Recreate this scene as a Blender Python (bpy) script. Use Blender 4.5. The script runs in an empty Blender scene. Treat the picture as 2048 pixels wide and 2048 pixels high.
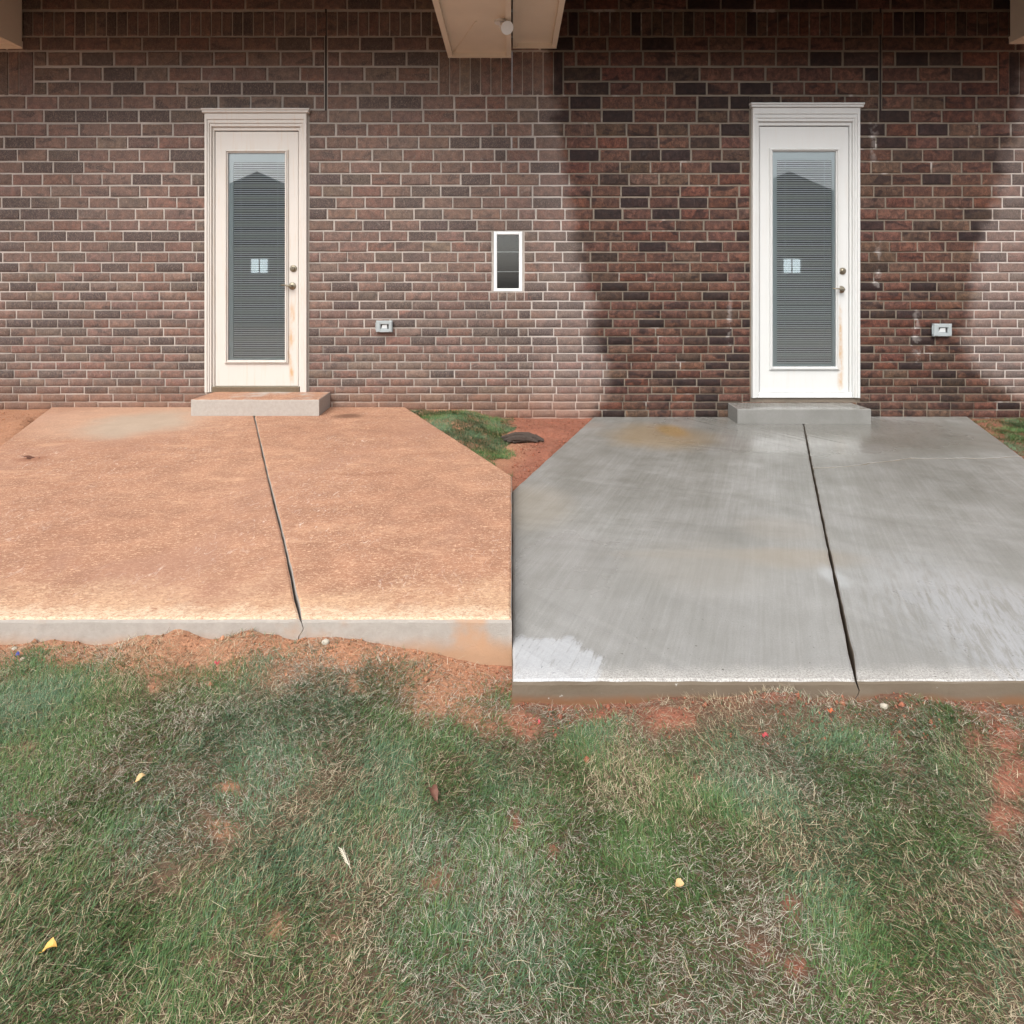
import bpy, bmesh, math, random
import numpy as np
from mathutils import Vector, Matrix

random.seed(11)
rng = np.random.default_rng(11)
S = bpy.context.scene
COL = S.collection

# ------------------------------------------------------------------ camera
F = 1200.0            # focal length in units of a 2048 wide picture
YH = 569.0            # horizon row
H = 1.25              # eye height above the left patio
D = 6.122             # distance to the wall
cam_d = bpy.data.cameras.new('camera')
cam = bpy.data.objects.new('camera', cam_d)
COL.objects.link(cam)
cam.location = (0, 0, H)
cam.rotation_euler = (math.radians(90), 0, 0)
cam_d.sensor_width = 36
cam_d.lens = 36 * F / 2048
cam_d.shift_y = -(1024 - YH) / 2048
cam_d.clip_start = 0.05
cam_d.clip_end = 400
S.camera = cam

# ------------------------------------------------------------------ sky, sun, exposure
SUN_EL, SUN_AZ = math.radians(50), math.radians(200)     # overcast: a broad soft sun behind the viewer
w = bpy.data.worlds.new('World')
S.world = w
w.use_nodes = True
wn = w.node_tree
sky = wn.nodes.new('ShaderNodeTexSky')
sky.sky_type = 'NISHITA'
sky.sun_disc = False
sky.sun_elevation = SUN_EL
sky.sun_rotation = SUN_AZ
sky.air_density = 1.0
sky.dust_density = 4.0
hs = wn.nodes.new('ShaderNodeHueSaturation')
hs.inputs['Saturation'].default_value = 0.35             # cloud cover takes the blue out
wn.links.new(sky.outputs[0], hs.inputs['Color'])
bg = wn.nodes['Background']
bg.inputs['Strength'].default_value = 0.15
wn.links.new(hs.outputs[0], bg.inputs['Color'])
sd = bpy.data.lights.new('sun', 'SUN')
sd.energy = 1.5
sd.angle = math.radians(40)
sd.color = (1.0, 0.96, 0.9)
so = bpy.data.objects.new('sun', sd)
COL.objects.link(so)
dirv = Vector((math.sin(SUN_AZ) * math.cos(SUN_EL), math.cos(SUN_AZ) * math.cos(SUN_EL), math.sin(SUN_EL)))
so.rotation_euler = dirv.to_track_quat('Z', 'Y').to_euler()
so.location = (0, -5, 12)
S.view_settings.view_transform = 'Standard'
S.view_settings.look = 'None'
S.view_settings.gamma = 1
S.view_settings.use_curve_mapping = False
S.view_settings.exposure = 0.72
S.cycles.max_bounces = 8
S.cycles.diffuse_bounces = 4
S.cycles.transparent_max_bounces = 12

# ------------------------------------------------------------------ helpers
K = D / F


def wall_xz(px, py):
    return (px - 1024) * K, H - (py - YH) * K


def X_(px):
    return (px - 1024) * K


def Z_(py):
    return H - (py - YH) * K


def on_plane(px, py, z):
    y = (H - z) * F / (py - YH)
    return (px - 1024) * y / F, y


def tag(o, label=None, cat=None, group=None, kind=None):
    for k, v in (('label', label), ('category', cat), ('group', group), ('kind', kind)):
        if v:
            o[k] = v
    return o


def empty(name, loc=(0, 0, 0)):
    o = bpy.data.objects.new(name, None)
    o.location = loc
    o.empty_display_size = 0.1
    COL.objects.link(o)
    return o


def link(name, me, mat=None, parent=None):
    o = bpy.data.objects.new(name, me)
    COL.objects.link(o)
    if mat is not None and not me.materials:
        me.materials.append(mat)
    if parent is not None:
        o.parent = parent
        p, off = parent, Vector((0, 0, 0))
        while p is not None:
            off += p.location
            p = p.parent
        o.location = -off        # meshes are written in world coordinates
    return o


class MB:
    def __init__(s):
        s.v, s.f = [], []

    def add(s, vs, fs):
        n = len(s.v)
        s.v += [tuple(v) for v in vs]
        s.f += [tuple(i + n for i in f) for f in fs]
        return s

    def box(s, x0, x1, y0, y1, z0, z1, c=0.0):
        """box whose front (-y) edges carry a chamfer c"""
        if c <= 0:
            vs = [(x0, y0, z0), (x1, y0, z0), (x1, y0, z1), (x0, y0, z1), (x0, y1, z0), (x1, y1, z0), (x1, y1, z1), (x0, y1, z1)]
            return s.add(vs, [(0, 1, 2, 3), (5, 4, 7, 6), (4, 0, 3, 7), (1, 5, 6, 2), (3, 2, 6, 7), (4, 5, 1, 0)])
        vs = [(x0 + c, y0, z0 + c), (x1 - c, y0, z0 + c), (x1 - c, y0, z1 - c), (x0 + c, y0, z1 - c),
              (x0, y0 + c, z0), (x1, y0 + c, z0), (x1, y0 + c, z1), (x0, y0 + c, z1),
              (x0, y1, z0), (x1, y1, z0), (x1, y1, z1), (x0, y1, z1)]
        fs = [(0, 1, 2, 3)]
        for i in range(4):
            j = (i + 1) % 4
            fs.append((4 + i, 4 + j, j, i))
            fs.append((8 + i, 8 + j, 4 + j, 4 + i))
        fs.append((9, 8, 11, 10))
        return s.add(vs, fs)

    def tube(s, pts, radii, n=8, cap=True):
        rings = []
        pts = [Vector(p) for p in pts]
        for i, p in enumerate(pts):
            t = (pts[min(i + 1, len(pts) - 1)] - pts[max(i - 1, 0)]).normalized()
            a = t.orthogonal().normalized()
            b = t.cross(a)
            r = radii[i] if isinstance(radii, (list, tuple)) else radii
            rings.append([p + (a * math.cos(2 * math.pi * k / n) + b * math.sin(2 * math.pi * k / n)) * r for k in range(n)])
        vs = [v for r in rings for v in r]
        fs = []
        for i in range(len(rings) - 1):
            for k in range(n):
                fs.append((i * n + k, i * n + (k + 1) % n, (i + 1) * n + (k + 1) % n, (i + 1) * n + k))
        if cap:
            fs.append(tuple(range(n - 1, -1, -1)))
            fs.append(tuple((len(rings) - 1) * n + k for k in range(n)))
        return s.add(vs, fs)

    def lathe_y(s, cx, cz, prof, n=20):
        """revolve (radius, y) about an axis along y"""
        vs = [(cx + r * math.cos(2 * math.pi * k / n), y, cz + r * math.sin(2 * math.pi * k / n)) for r, y in prof for k in range(n)]
        fs = []
        for i in range(len(prof) - 1):
            for k in range(n):
                fs.append((i * n + k, i * n + (k + 1) % n, (i + 1) * n + (k + 1) % n, (i + 1) * n + k))
        fs.append(tuple((len(prof) - 1) * n + k for k in range(n)))
        return s.add(vs, fs)

    def build(s, name, mat=None, parent=None, smooth=False):
        me = bpy.data.meshes.new(name)
        me.from_pydata(s.v, [], s.f)
        bm = bmesh.new()
        bm.from_mesh(me)
        bmesh.ops.recalc_face_normals(bm, faces=bm.faces)
        bm.to_mesh(me)
        bm.free()
        if smooth:
            me.polygons.foreach_set('use_smooth', [True] * len(me.polygons))
        return link(name, me, mat, parent)


def np_mesh(name, verts, faces_flat, loop_starts, mat=None, parent=None, color=None, smooth=False):
    me = bpy.data.meshes.new(name)
    me.vertices.add(len(verts))
    me.vertices.foreach_set('co', np.asarray(verts, dtype=np.float32).ravel())
    me.loops.add(len(faces_flat))
    me.loops.foreach_set('vertex_index', np.asarray(faces_flat, dtype=np.int32))
    me.polygons.add(len(loop_starts))
    me.polygons.foreach_set('loop_start', np.asarray(loop_starts, dtype=np.int32))
    if color is not None:
        a = me.color_attributes.new('bc', 'FLOAT_COLOR', 'POINT')
        a.data.foreach_set('color', np.asarray(color, dtype=np.float32).ravel())
    me.update(calc_edges=True)
    me.validate()
    if smooth:
        me.polygons.foreach_set('use_smooth', np.ones(len(me.polygons), dtype=bool))
    return link(name, me, mat, parent)


def vnoise(x, y, seed=0):
    """smooth value noise in 0..1 on numpy arrays"""
    x = np.asarray(x, dtype=np.float64)
    y = np.asarray(y, dtype=np.float64)
    xi, yi = np.floor(x).astype(np.int64), np.floor(y).astype(np.int64)
    xf, yf = x - xi, y - yi
    u, v = xf * xf * (3 - 2 * xf), yf * yf * (3 - 2 * yf)

    def h(a, b):
        n = (a * 374761393 + b * 668265263 + seed * 1274126177) & 0xFFFFFFFF
        n = ((n ^ (n >> 13)) * 1274126177) & 0xFFFFFFFF
        return ((n ^ (n >> 16)) & 0xFFFF) / 65535.0
    return (h(xi, yi) * (1 - u) + h(xi + 1, yi) * u) * (1 - v) + (h(xi, yi + 1) * (1 - u) + h(xi + 1, yi + 1) * u) * v


def fbm(x, y, seed=0, o=3):
    t, a, s = 0, 0.5, 0
    for i in range(o):
        t = t + a * vnoise(x * 2 ** i, y * 2 ** i, seed + i * 17)
        s += a
        a *= 0.5
    return t / s


def sstep(a, b, x):
    t = np.clip((x - a) / (b - a), 0, 1)
    return t * t * (3 - 2 * t)


# ------------------------------------------------------------------ node helpers
class NT:
    def __init__(s, name):
        s.m = bpy.data.materials.new(name)
        s.m.use_nodes = True
        s.t = s.m.node_tree
        s.b = s.t.nodes['Principled BSDF']
        s.pos = s.new('ShaderNodeNewGeometry').outputs['Position']

    def new(s, t):
        return s.t.nodes.new(t)

    def put(s, sock, v):
        if isinstance(v, bpy.types.NodeSocket):
            s.t.links.new(v, sock)
        elif v is not None:
            if sock.type == 'RGBA' and len(v) == 3:
                v = (*v, 1)
            sock.default_value = v

    def math(s, op, a, b=None, c=None, clamp=False):
        n = s.new('ShaderNodeMath')
        n.operation = op
        n.use_clamp = clamp
        s.put(n.inputs[0], a)
        s.put(n.inputs[1], b)
        s.put(n.inputs[2], c)
        return n.outputs[0]

    def mix(s, f, a, b, mode='MIX'):
        n = s.new('ShaderNodeMix')
        n.data_type = 'RGBA'
        n.blend_type = mode
        s.put(n.inputs[0], f)
        s.put(n.inputs[6], a)
        s.put(n.inputs[7], b)
        return n.outputs[2]

    def noise(s, scale, detail=3, rough=0.55, stretch=None, vec=None, dist=0, off=None, rot=None):
        v = s.pos if vec is None else vec
        if stretch or off or rot:
            if rot:                       # turn first, stretch afterwards
                m0 = s.new('ShaderNodeMapping')
                s.put(m0.inputs['Vector'], v)
                m0.inputs['Rotation'].default_value = rot
                v = m0.outputs[0]
            mp = s.new('ShaderNodeMapping')
            s.put(mp.inputs['Vector'], v)
            if stretch:
                mp.inputs['Scale'].default_value = stretch
            if off:
                mp.inputs['Location'].default_value = off
            v = mp.outputs[0]
        n = s.new('ShaderNodeTexNoise')
        s.put(n.inputs['Vector'], v)
        n.inputs['Scale'].default_value = scale
        n.inputs['Detail'].default_value = detail
        n.inputs['Roughness'].default_value = rough
        n.inputs['Distortion'].default_value = dist
        return n.outputs[0]

    def ss(s, v, a, b, lo=0.0, hi=1.0, smooth=True):
        n = s.new('ShaderNodeMapRange')
        n.interpolation_type = 'SMOOTHSTEP' if smooth else 'LINEAR'
        s.put(n.inputs[0], v)
        s.put(n.inputs[1], a)
        s.put(n.inputs[2], b)
        s.put(n.inputs[3], lo)
        s.put(n.inputs[4], hi)
        return n.outputs[0]

    def xyz(s):
        n = s.new('ShaderNodeSeparateXYZ')
        s.put(n.inputs[0], s.pos)
        return n.outputs

    def nrm_z(s):
        g = s.new('ShaderNodeNewGeometry')
        n = s.new('ShaderNodeSeparateXYZ')
        s.put(n.inputs[0], g.outputs['True Normal'])
        return n.outputs[2]

    def ellipse(s, cx, cy, rx, ry, soft=0.5, wob=0.3, scale=2.0):
        """1 inside a wobbly ground ellipse"""
        x, y, z = s.xyz()
        a = s.math('POWER', s.math('DIVIDE', s.math('SUBTRACT', x, cx), rx), 2.0)
        b = s.math('POWER', s.math('DIVIDE', s.math('SUBTRACT', y, cy), ry), 2.0)
        d = s.math('ADD', s.math('SQRT', s.math('ADD', a, b)), s.math('MULTIPLY', s.math('SUBTRACT', s.noise(scale, 4), 0.5), wob * 2))
        return s.ss(d, 1 + soft, 1 - soft)

    def curve(s, v, pts):
        n = s.new('ShaderNodeFloatCurve')
        c = n.mapping.curves[0]
        c.points[0].location = pts[0]
        c.points[1].location = pts[-1]
        for p in pts[1:-1]:
            c.points.new(*p)
        n.mapping.update()
        s.put(n.inputs[1], v)
        return n.outputs[0]

    def bump(s, h, strength=0.4, dist=0.01, prev=None):
        n = s.new('ShaderNodeBump')
        n.inputs['Strength'].default_value = strength
        n.inputs['Distance'].default_value = dist
        s.put(n.inputs['Height'], h)
        s.put(n.inputs['Normal'], prev)
        return n.outputs[0]

    def out(s, color=None, rough=None, normal=None, spec=None):
        s.put(s.b.inputs['Base Color'], color)
        s.put(s.b.inputs['Roughness'], rough)
        s.put(s.b.inputs['Normal'], normal)
        if spec is not None:
            s.put(s.b.inputs['Specular IOR Level'], spec)
        return s.m


def flat_mat(name, col, rough=0.6, metal=0.0, var=0.12, scale=30, bump=0.0):
    n = NT(name)
    k = n.noise(scale, 4)
    c = n.mix(k, tuple(v * (1 - var) for v in col), tuple(min(1, v * (1 + var)) for v in col))
    n.b.inputs['Metallic'].default_value = metal
    return n.out(c, rough, n.bump(k, bump, 0.003) if bump else None)


# ------------------------------------------------------------------ materials
def wet_mask(n):
    """water sprayed on the right wall: 1 where the brick is soaked. Shape of its own, in wall coordinates."""
    x, y, z = n.xyz()
    t = n.math('DIVIDE', z, 4.2)
    pl = [(1.0, 120), (1.06, 130), (1.10, 280), (1.140, 420), (1.163, 520), (1.178, 600), (1.195, 690), (1.212, 745), (1.2, 840)]
    pts = sorted([(max(0, Z_(py)) / 4.2, X_(px * 1000 if px < 10 else px)) for px, py in [(1095, 60), (1108, 200), (1120, 300), (1142, 420), (1163, 520), (1178, 600), (1195, 690), (1212, 745), (1195, 815)]])
    pts = [(0.0, pts[0][1])] + [p for p in pts if p[0] > 0.01] + [(1.0, pts[-1][1])]
    le = n.curve(t, pts)
    pr = sorted([(max(0, Z_(py)) / 4.2, X_(px) - 4.3) for px, py in [(2060, 120), (2030, 260), (1990, 440), (1958, 540), (1945, 610), (1940, 690), (1968, 745), (2035, 790)]])
    pr = [(0.0, 1.0)] + pr + [(1.0, 1.0)]
    re = n.math('ADD', n.curve(t, pr), 4.3)
    wob = n.math('MULTIPLY', n.math('SUBTRACT', n.noise(5, 5), 0.5), 0.24)
    crs = n.math('MULTIPLY', n.math('SUBTRACT', n.noise(1.0, 2, 0.5, stretch=(3.0, 1, 9.0)), 0.5), 0.24)
    wob = n.math('ADD', wob, crs)
    a = n.ss(n.math('SUBTRACT', n.math('ADD', x, wob), le), -0.10, 0.09)
    b = n.ss(n.math('SUBTRACT', re, n.math('ADD', x, wob)), -0.08, 0.14)
    return n.math('MULTIPLY', a, b)


def lime_streaks(n):
    x, y, z = n.xyz()
    tot = None
    for px, a, b in ((1754, 470, 610), (1833, 612, 735), (1459, 596, 700), (1748, 235, 330)):
        wob = n.math('MULTIPLY', n.math('SUBTRACT', n.noise(9, 4), 0.5), 0.16)
        d = n.math('ABSOLUTE', n.math('SUBTRACT', n.math('ADD', x, wob), X_(px)))
        m = n.math('MULTIPLY', n.ss(d, 0.05, 0.005), n.math('MULTIPLY', n.ss(z, Z_(b), Z_(b) + 0.1), n.ss(z, Z_(a), Z_(a) - 0.1)))
        tot = m if tot is None else n.math('MAXIMUM', tot, m)
    return n.math('MULTIPLY', tot, n.ss(n.noise(13, 4), 0.44, 0.60))


def brick_mat(name, wet):
    n = NT(name)
    oi = n.new('ShaderNodeObjectInfo')
    at = n.new('ShaderNodeAttribute')
    at.attribute_name = 'bc'
    base = n.mix(1.0, oi.outputs['Color'], at.outputs['Color'], 'MULTIPLY')
    # kiln flashing: parts of bricks burnt to purple black
    fl = n.ss(n.noise(4.2, 2, 0.5, stretch=(1, 1, 2.2), dist=0.6), 0.57, 0.66)
    base = n.mix(n.math('MULTIPLY', fl, 0.72), base, (0.040, 0.026, 0.027))
    smear = n.math('MULTIPLY', n.ss(n.noise(7.5, 5, 0.7, dist=0.8), 0.60, 0.74), n.ss(n.noise(60, 3), 0.4, 0.6, 0.4, 1.0))
    # bark texture of the face
    st = n.noise(26, 3, 0.6, stretch=(1.6, 1, 0.8), dist=1.6)
    rid = n.ss(n.math('ABSOLUTE', n.math('SUBTRACT', st, 0.5)), 0.035, 0.0)
    gr = n.noise(140, 4, 0.7)
    mott = n.noise(16, 4, 0.6, dist=0.5)
    c = n.mix(n.ss(mott, 0.35, 0.7), n.mix(1.0, base, (0.64, 0.62, 0.65), 'MULTIPLY'), n.mix(1.0, base, (1.36, 1.25, 1.17), 'MULTIPLY'))
    c = n.mix(n.ss(gr, 0.3, 0.75), n.mix(1.0, c, (0.66, 0.66, 0.66), 'MULTIPLY'), n.mix(1.0, c, (1.3, 1.3, 1.3), 'MULTIPLY'))
    dusty = n.mix(0.20, n.mix(n.math('MULTIPLY', rid, 0.62), c, (0.36, 0.27, 0.215)), (0.30, 0.245, 0.215))
    dusty = n.mix(n.math('MULTIPLY', smear, 0.42), dusty, (0.33, 0.285, 0.25))
    x, y, z = n.xyz()
    # red earth splashed on the lowest courses
    spl = n.math('MULTIPLY', n.ss(n.math('ADD', z, n.math('MULTIPLY', n.noise(7, 4), 0.5)), 0.62, 0.12), 0.55)
    dusty = n.mix(spl, dusty, (0.30, 0.15, 0.09))
    hgt = n.math('ADD', n.math('MULTIPLY', rid, -0.5), n.math('ADD', n.math('MULTIPLY', st, 1.4), n.math('MULTIPLY', gr, 0.5)))
    bump = n.bump(hgt, 0.9, 0.006)
    if not wet:
        return n.out(dusty, 0.92, bump)
    wm = wet_mask(n)
    soaked = n.mix(1.0, n.mix(n.math('MULTIPLY', rid, 0.6), c, (0.022, 0.014, 0.012)), (0.74, 0.62, 0.55), 'MULTIPLY')
    bloom = n.mix(n.ss(x, 0.0, 0.5, 0.02, 0.13), dusty, (0.42, 0.35, 0.33))
    col = n.mix(wm, bloom, soaked)
    col = n.mix(n.math('MULTIPLY', lime_streaks(n), 0.30), col, (0.5, 0.46, 0.43))
    return n.out(col, n.ss(wm, 0, 1, 0.92, 0.62), bump, 0.35)


def mortar_mat(name, wet):
    n = NT(name)
    k = n.noise(55, 5, 0.65)
    lo = n.noise(2.2, 3)
    c = n.mix(k, (0.33, 0.295, 0.265), (0.48, 0.435, 0.40))
    c = n.mix(n.ss(lo, 0.35, 0.7), n.mix(1.0, c, (0.82, 0.82, 0.8), 'MULTIPLY'), n.mix(1.0, c, (1.12, 1.1, 1.08), 'MULTIPLY'))
    x, y, z = n.xyz()
    spl = n.math('MULTIPLY', n.ss(n.math('ADD', z, n.math('MULTIPLY', n.noise(7, 4), 0.5)), 0.6, 0.1), 0.6)
    bump = n.bump(k, 0.8, 0.005)
    if wet:
        wm = wet_mask(n)
        bl = n.ss(n.noise(4.5, 4), 0.62, 0.72)          # lime bloom left in the joints
        dry = n.mix(n.ss(x, 0.0, 0.5, 0.05, 0.45), c, (0.62, 0.56, 0.52))
        wetc = n.mix(bl, n.mix(1.0, c, (0.46, 0.42, 0.36), 'MULTIPLY'), (0.34, 0.30, 0.27))
        c = n.mix(wm, dry, wetc)
        c = n.mix(n.math('MULTIPLY', lime_streaks(n), 0.8), c, (0.66, 0.64, 0.62))
        c = n.mix(n.math('MULTIPLY', spl, n.math('SUBTRACT', 1.0, wm)), c, (0.34, 0.17, 0.10))
        return n.out(c, n.ss(wm, 0, 1, 0.95, 0.6), bump)
    c = n.mix(spl, c, (0.40, 0.25, 0.17))
    return n.out(c, 0.95, bump)


def orange_concrete(name, step=False):
    n = NT(name)
    x, y, z = n.xyz()
    lo = n.noise(0.9, 4, 0.6)
    mid = n.noise(5, 5, 0.65)
    fleck = n.noise(70, 4, 0.75, stretch=(0.75, 1.3, 1), dist=1.2)
    fine = n.noise(210, 3, 0.7)
    c = n.mix(n.ss(lo, 0.3, 0.7), (0.305, 0.150, 0.090), (0.365, 0.192, 0.117))
    c = n.mix(n.ss(mid, 0.3, 0.72), n.mix(1.0, c, (0.80, 0.78, 0.78), 'MULTIPLY'), n.mix(1.0, c, (1.12, 1.12, 1.1), 'MULTIPLY'))
    c = n.mix(n.math('MULTIPLY', n.ss(fleck, 0.50, 0.66), 0.75), c, (0.70, 0.45, 0.29))
    c = n.mix(n.math('MULTIPLY', n.ss(fleck, 0.47, 0.33), 0.65), c, (0.28, 0.12, 0.06))
    c = n.mix(n.math('MULTIPLY', n.ss(fine, 0.60, 0.75), 0.5), c, (0.74, 0.58, 0.45))
    big = n.noise(0.55, 5, 0.65, dist=1.2, off=(2, 5, 0))
    c = n.mix(n.math('MULTIPLY', n.ss(big, 0.50, 0.66), 0.55), c, n.mix(fleck, (0.25, 0.125, 0.085), (0.42, 0.235, 0.155)))
    drg = n.noise(3.2, 6, 0.7, stretch=(0.5, 1.7, 1), dist=1.5, off=(9, 3, 0))
    c = n.mix(n.math('MULTIPLY', n.ss(drg, 0.56, 0.68), 0.45), c, (0.56, 0.335, 0.205))
    c = n.mix(n.math('MULTIPLY', n.ss(drg, 0.42, 0.32), 0.35), c, (0.24, 0.098, 0.05))
    # straw-like scuffs down to the pale paste
    scr = n.noise(11, 6, 0.78, stretch=(1.8, 0.8, 1), dist=2.5)
    zone = n.ss(n.noise(1.3, 3, off=(3.1, 7.7, 0)), 0.38, 0.62)
    c = n.mix(n.math('MULTIPLY', n.math('MULTIPLY', n.ss(scr, 0.56, 0.68), zone), 0.55), c, (0.80, 0.68, 0.58))
    bare = n.mix(n.noise(30, 5, 0.7), (0.30, 0.27, 0.24), (0.46, 0.425, 0.385))
    if step:
        top = n.ss(n.nrm_z(), 0.6, 0.9)
        edge = n.ss(n.math('ADD', y, n.math('MULTIPLY', n.noise(6, 4), 0.12)), 5.86, 5.92)
        sides = n.ss(n.math('ABSOLUTE', n.math('ADD', x, n.math('MULTIPLY', n.noise(2, 3), 0.3))), 9, 10)
        c = n.mix(n.math('MULTIPLY', top, n.ss(n.noise(3.0, 4), 0.28, 0.5)), bare, c)
        return n.out(c, 0.92, n.bump(n.noise(120, 5, 0.7), 0.5, 0.004))
    # worn, washed margin along the front arris and the outer edge
    fr = n.ss(n.math('ADD', y, n.math('MULTIPLY', n.math('SUBTRACT', n.noise(3.5, 6, 0.72), 0.5), 0.95)), 2.66, 2.20)
    c = n.mix(n.math('MULTIPLY', fr, n.ss(fleck, 0.3, 0.62, 0.1, 0.7)), c, (0.62, 0.42, 0.26))
    fr2 = n.ss(n.math('ADD', y, n.math('MULTIPLY', n.math('SUBTRACT', n.noise(9, 5, 0.7), 0.5), 0.25)), 2.36, 2.27)
    c = n.mix(n.math('MULTIPLY', fr2, n.ss(fleck, 0.3, 0.62, 0.05, 0.55)), c, (0.70, 0.57, 0.42))
    # grey patch scoured clean by the downspout side, and its paler rim
    ex, ey = on_plane(285, 846, 0)
    el = n.ellipse(ex, ey, 0.42, 0.50, 0.45, 0.6, 2.2)
    el2 = n.ellipse(ex - 0.25, ey + 0.25, 0.95, 0.75, 0.45, 0.45, 1.5)
    c = n.mix(n.math('MULTIPLY', el2, 0.45), c, (0.50, 0.33, 0.23))
    c = n.mix(n.math('MULTIPLY', el, 0.72), c, n.mix(mid, (0.31, 0.255, 0.19), (0.42, 0.355, 0.28)))
    # dark damp mark by the step
    ex, ey = on_plane(694, 832, 0)
    c = n.mix(n.math('MULTIPLY', n.ellipse(ex, ey, 0.13, 0.09, 0.5, 0.5, 6), 0.75), c, (0.11, 0.045, 0.022))
    ex, ey = on_plane(66, 918, 0)
    c = n.mix(n.math('MULTIPLY', n.ellipse(ex, ey, 0.10, 0.07, 0.4, 0.6, 9), 0.6), c, (0.22, 0.08, 0.04))
    # faint shrinkage crack
    # cast faces keep bare concrete with earth wash at the foot
    side = n.ss(n.nrm_z(), 0.75, 0.3)
    bare = n.mix(n.ss(n.math('ADD', z, n.math('MULTIPLY', n.noise(4, 4), 0.10)), 0.0, -0.085), bare, (0.40, 0.25, 0.155))
    bare = n.mix(n.ss(n.noise(3, 4), 0.58, 0.72), bare, (0.46, 0.28, 0.17))
    c = n.mix(side, c, bare)
    hb = n.math('ADD', n.math('MULTIPLY', fleck, 0.6), n.math('MULTIPLY', fine, 0.5))
    return n.out(c, 0.93, n.bump(hb, 0.55, 0.004))


def wet_concrete(name, step=False):
    n = NT(name)
    x, y, z = n.xyz()
    # broom strokes run out from the house along the joint
    ang = math.atan(0.44)
    broom = n.noise(62, 3, 0.7, stretch=(1.0, 0.035, 1), rot=(0, 0, ang))
    broom2 = n.noise(15, 3, 0.7, stretch=(1.0, 0.05, 1), rot=(0, 0, ang))
    lo = n.noise(0.8, 5, 0.6)
    mid = n.noise(3.5, 5, 0.62)
    fine = n.noise(160, 4, 0.75)
    c = n.mix(n.ss(lo, 0.3, 0.72), (0.195, 0.193, 0.180), (0.255, 0.254, 0.243))
    c = n.mix(n.ss(mid, 0.3, 0.7), n.mix(1.0, c, (0.86, 0.86, 0.84), 'MULTIPLY'), n.mix(1.0, c, (1.12, 1.12, 1.14), 'MULTIPLY'))
    c = n.mix(n.ss(broom, 0.35, 0.7), n.mix(1.0, c, (0.92, 0.915, 0.90), 'MULTIPLY'), n.mix(1.0, c, (1.07, 1.07, 1.07), 'MULTIPLY'))
    c = n.mix(n.ss(broom2, 0.35, 0.7), n.mix(1.0, c, (0.95, 0.945, 0.93), 'MULTIPLY'), n.mix(1.0, c, (1.035, 1.035, 1.035), 'MULTIPLY'))
    c = n.mix(n.ss(fine, 0.35, 0.75), n.mix(1.0, c, (0.86, 0.86, 0.86), 'MULTIPLY'), n.mix(1.0, c, (1.2, 1.2, 1.2), 'MULTIPLY'))
    c = n.mix(n.math('MULTIPLY', n.ss(fine, 0.70, 0.78), 0.5), c, (0.6, 0.6, 0.58))
    if step:
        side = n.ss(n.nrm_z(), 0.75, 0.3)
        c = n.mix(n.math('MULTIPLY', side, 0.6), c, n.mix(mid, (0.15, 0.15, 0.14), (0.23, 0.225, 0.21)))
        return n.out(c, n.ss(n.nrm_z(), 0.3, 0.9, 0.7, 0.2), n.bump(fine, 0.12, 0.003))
    zR = -0.10

    def blot(px, py, rx, ry, col, k, soft=0.5, wob=0.4, sc=2.5):
        nonlocal c
        ex, ey = on_plane(px, py, zR)
        c = n.mix(n.math('MULTIPLY', n.ellipse(ex, ey, rx, ry, soft, wob, sc), k), c, col)
    blot(1318, 872, 0.42, 0.42, (0.24, 0.175, 0.10), 0.7)            # rust-tan stains left behind
    blot(1345, 862, 0.12, 0.22, (0.25, 0.16, 0.06), 0.7)
    blot(1170, 850, 0.22, 0.12, (0.20, 0.16, 0.13), 0.4)
    blot(1060, 1010, 0.25, 0.35, (0.28, 0.245, 0.19), 0.45)
    blot(1590, 1115, 0.30, 0.11, (0.26, 0.205, 0.135), 0.45)
    blot(1450, 1108, 0.5, 0.05, (0.24, 0.21, 0.165), 0.4)
    blot(1400, 1130, 0.3, 0.25, (0.26, 0.24, 0.205), 0.4)
    blot(1560, 1058, 0.20, 0.16, (0.27, 0.24, 0.20), 0.35)
    blot(1820, 870, 1.0, 0.55, (0.155, 0.148, 0.128), 0.6, 0.35)
    blot(1600, 850, 0.9, 0.25, (0.150, 0.147, 0.135), 0.5, 0.5)             # soaked back corner
    # drier, paler slab past the cross crack and near the front
    dryz = n.ss(n.math('ADD', y, n.math('MULTIPLY', n.math('SUBTRACT', n.noise(2.5, 5), 0.5), 0.6)), 4.3, 2.2)
    c = n.mix(n.math('MULTIPLY', dryz, 0.28), c, n.mix(broom, (0.34, 0.34, 0.33), (0.42, 0.42, 0.41)))
    ex, ey = on_plane(1668, 1155, zR)
    c = n.mix(n.math('MULTIPLY', n.ellipse(ex, ey, 0.05, 0.1, 0.5, 0.6, 8), 0.4), c, (0.45, 0.47, 0.48))
    # exposed sand on the front arris
    arr = n.ss(n.math('ADD', y, n.math('MULTIPLY', n.math('SUBTRACT', n.noise(14, 5, 0.7), 0.5), 0.12)), 2.15, 2.06)
    c = n.mix(n.math('MULTIPLY', arr, 0.55), c, n.mix(n.ss(fine, 0.35, 0.65), (0.24, 0.22, 0.2), (0.7, 0.68, 0.64)))
    pit = n.math('MULTIPLY', n.ss(n.noise(55, 2, off=(5, 1, 0)), 0.71, 0.76), n.ss(y, 2.7, 2.1))
    c = n.mix(pit, c, (0.07, 0.06, 0.05))
    # wetness: sheen map, sky glint on the low corner painted as a pale film
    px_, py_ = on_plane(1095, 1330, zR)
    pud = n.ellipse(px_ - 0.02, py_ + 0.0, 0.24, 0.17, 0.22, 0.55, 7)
    px2, py2 = on_plane(2030, 1270, zR)
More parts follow.
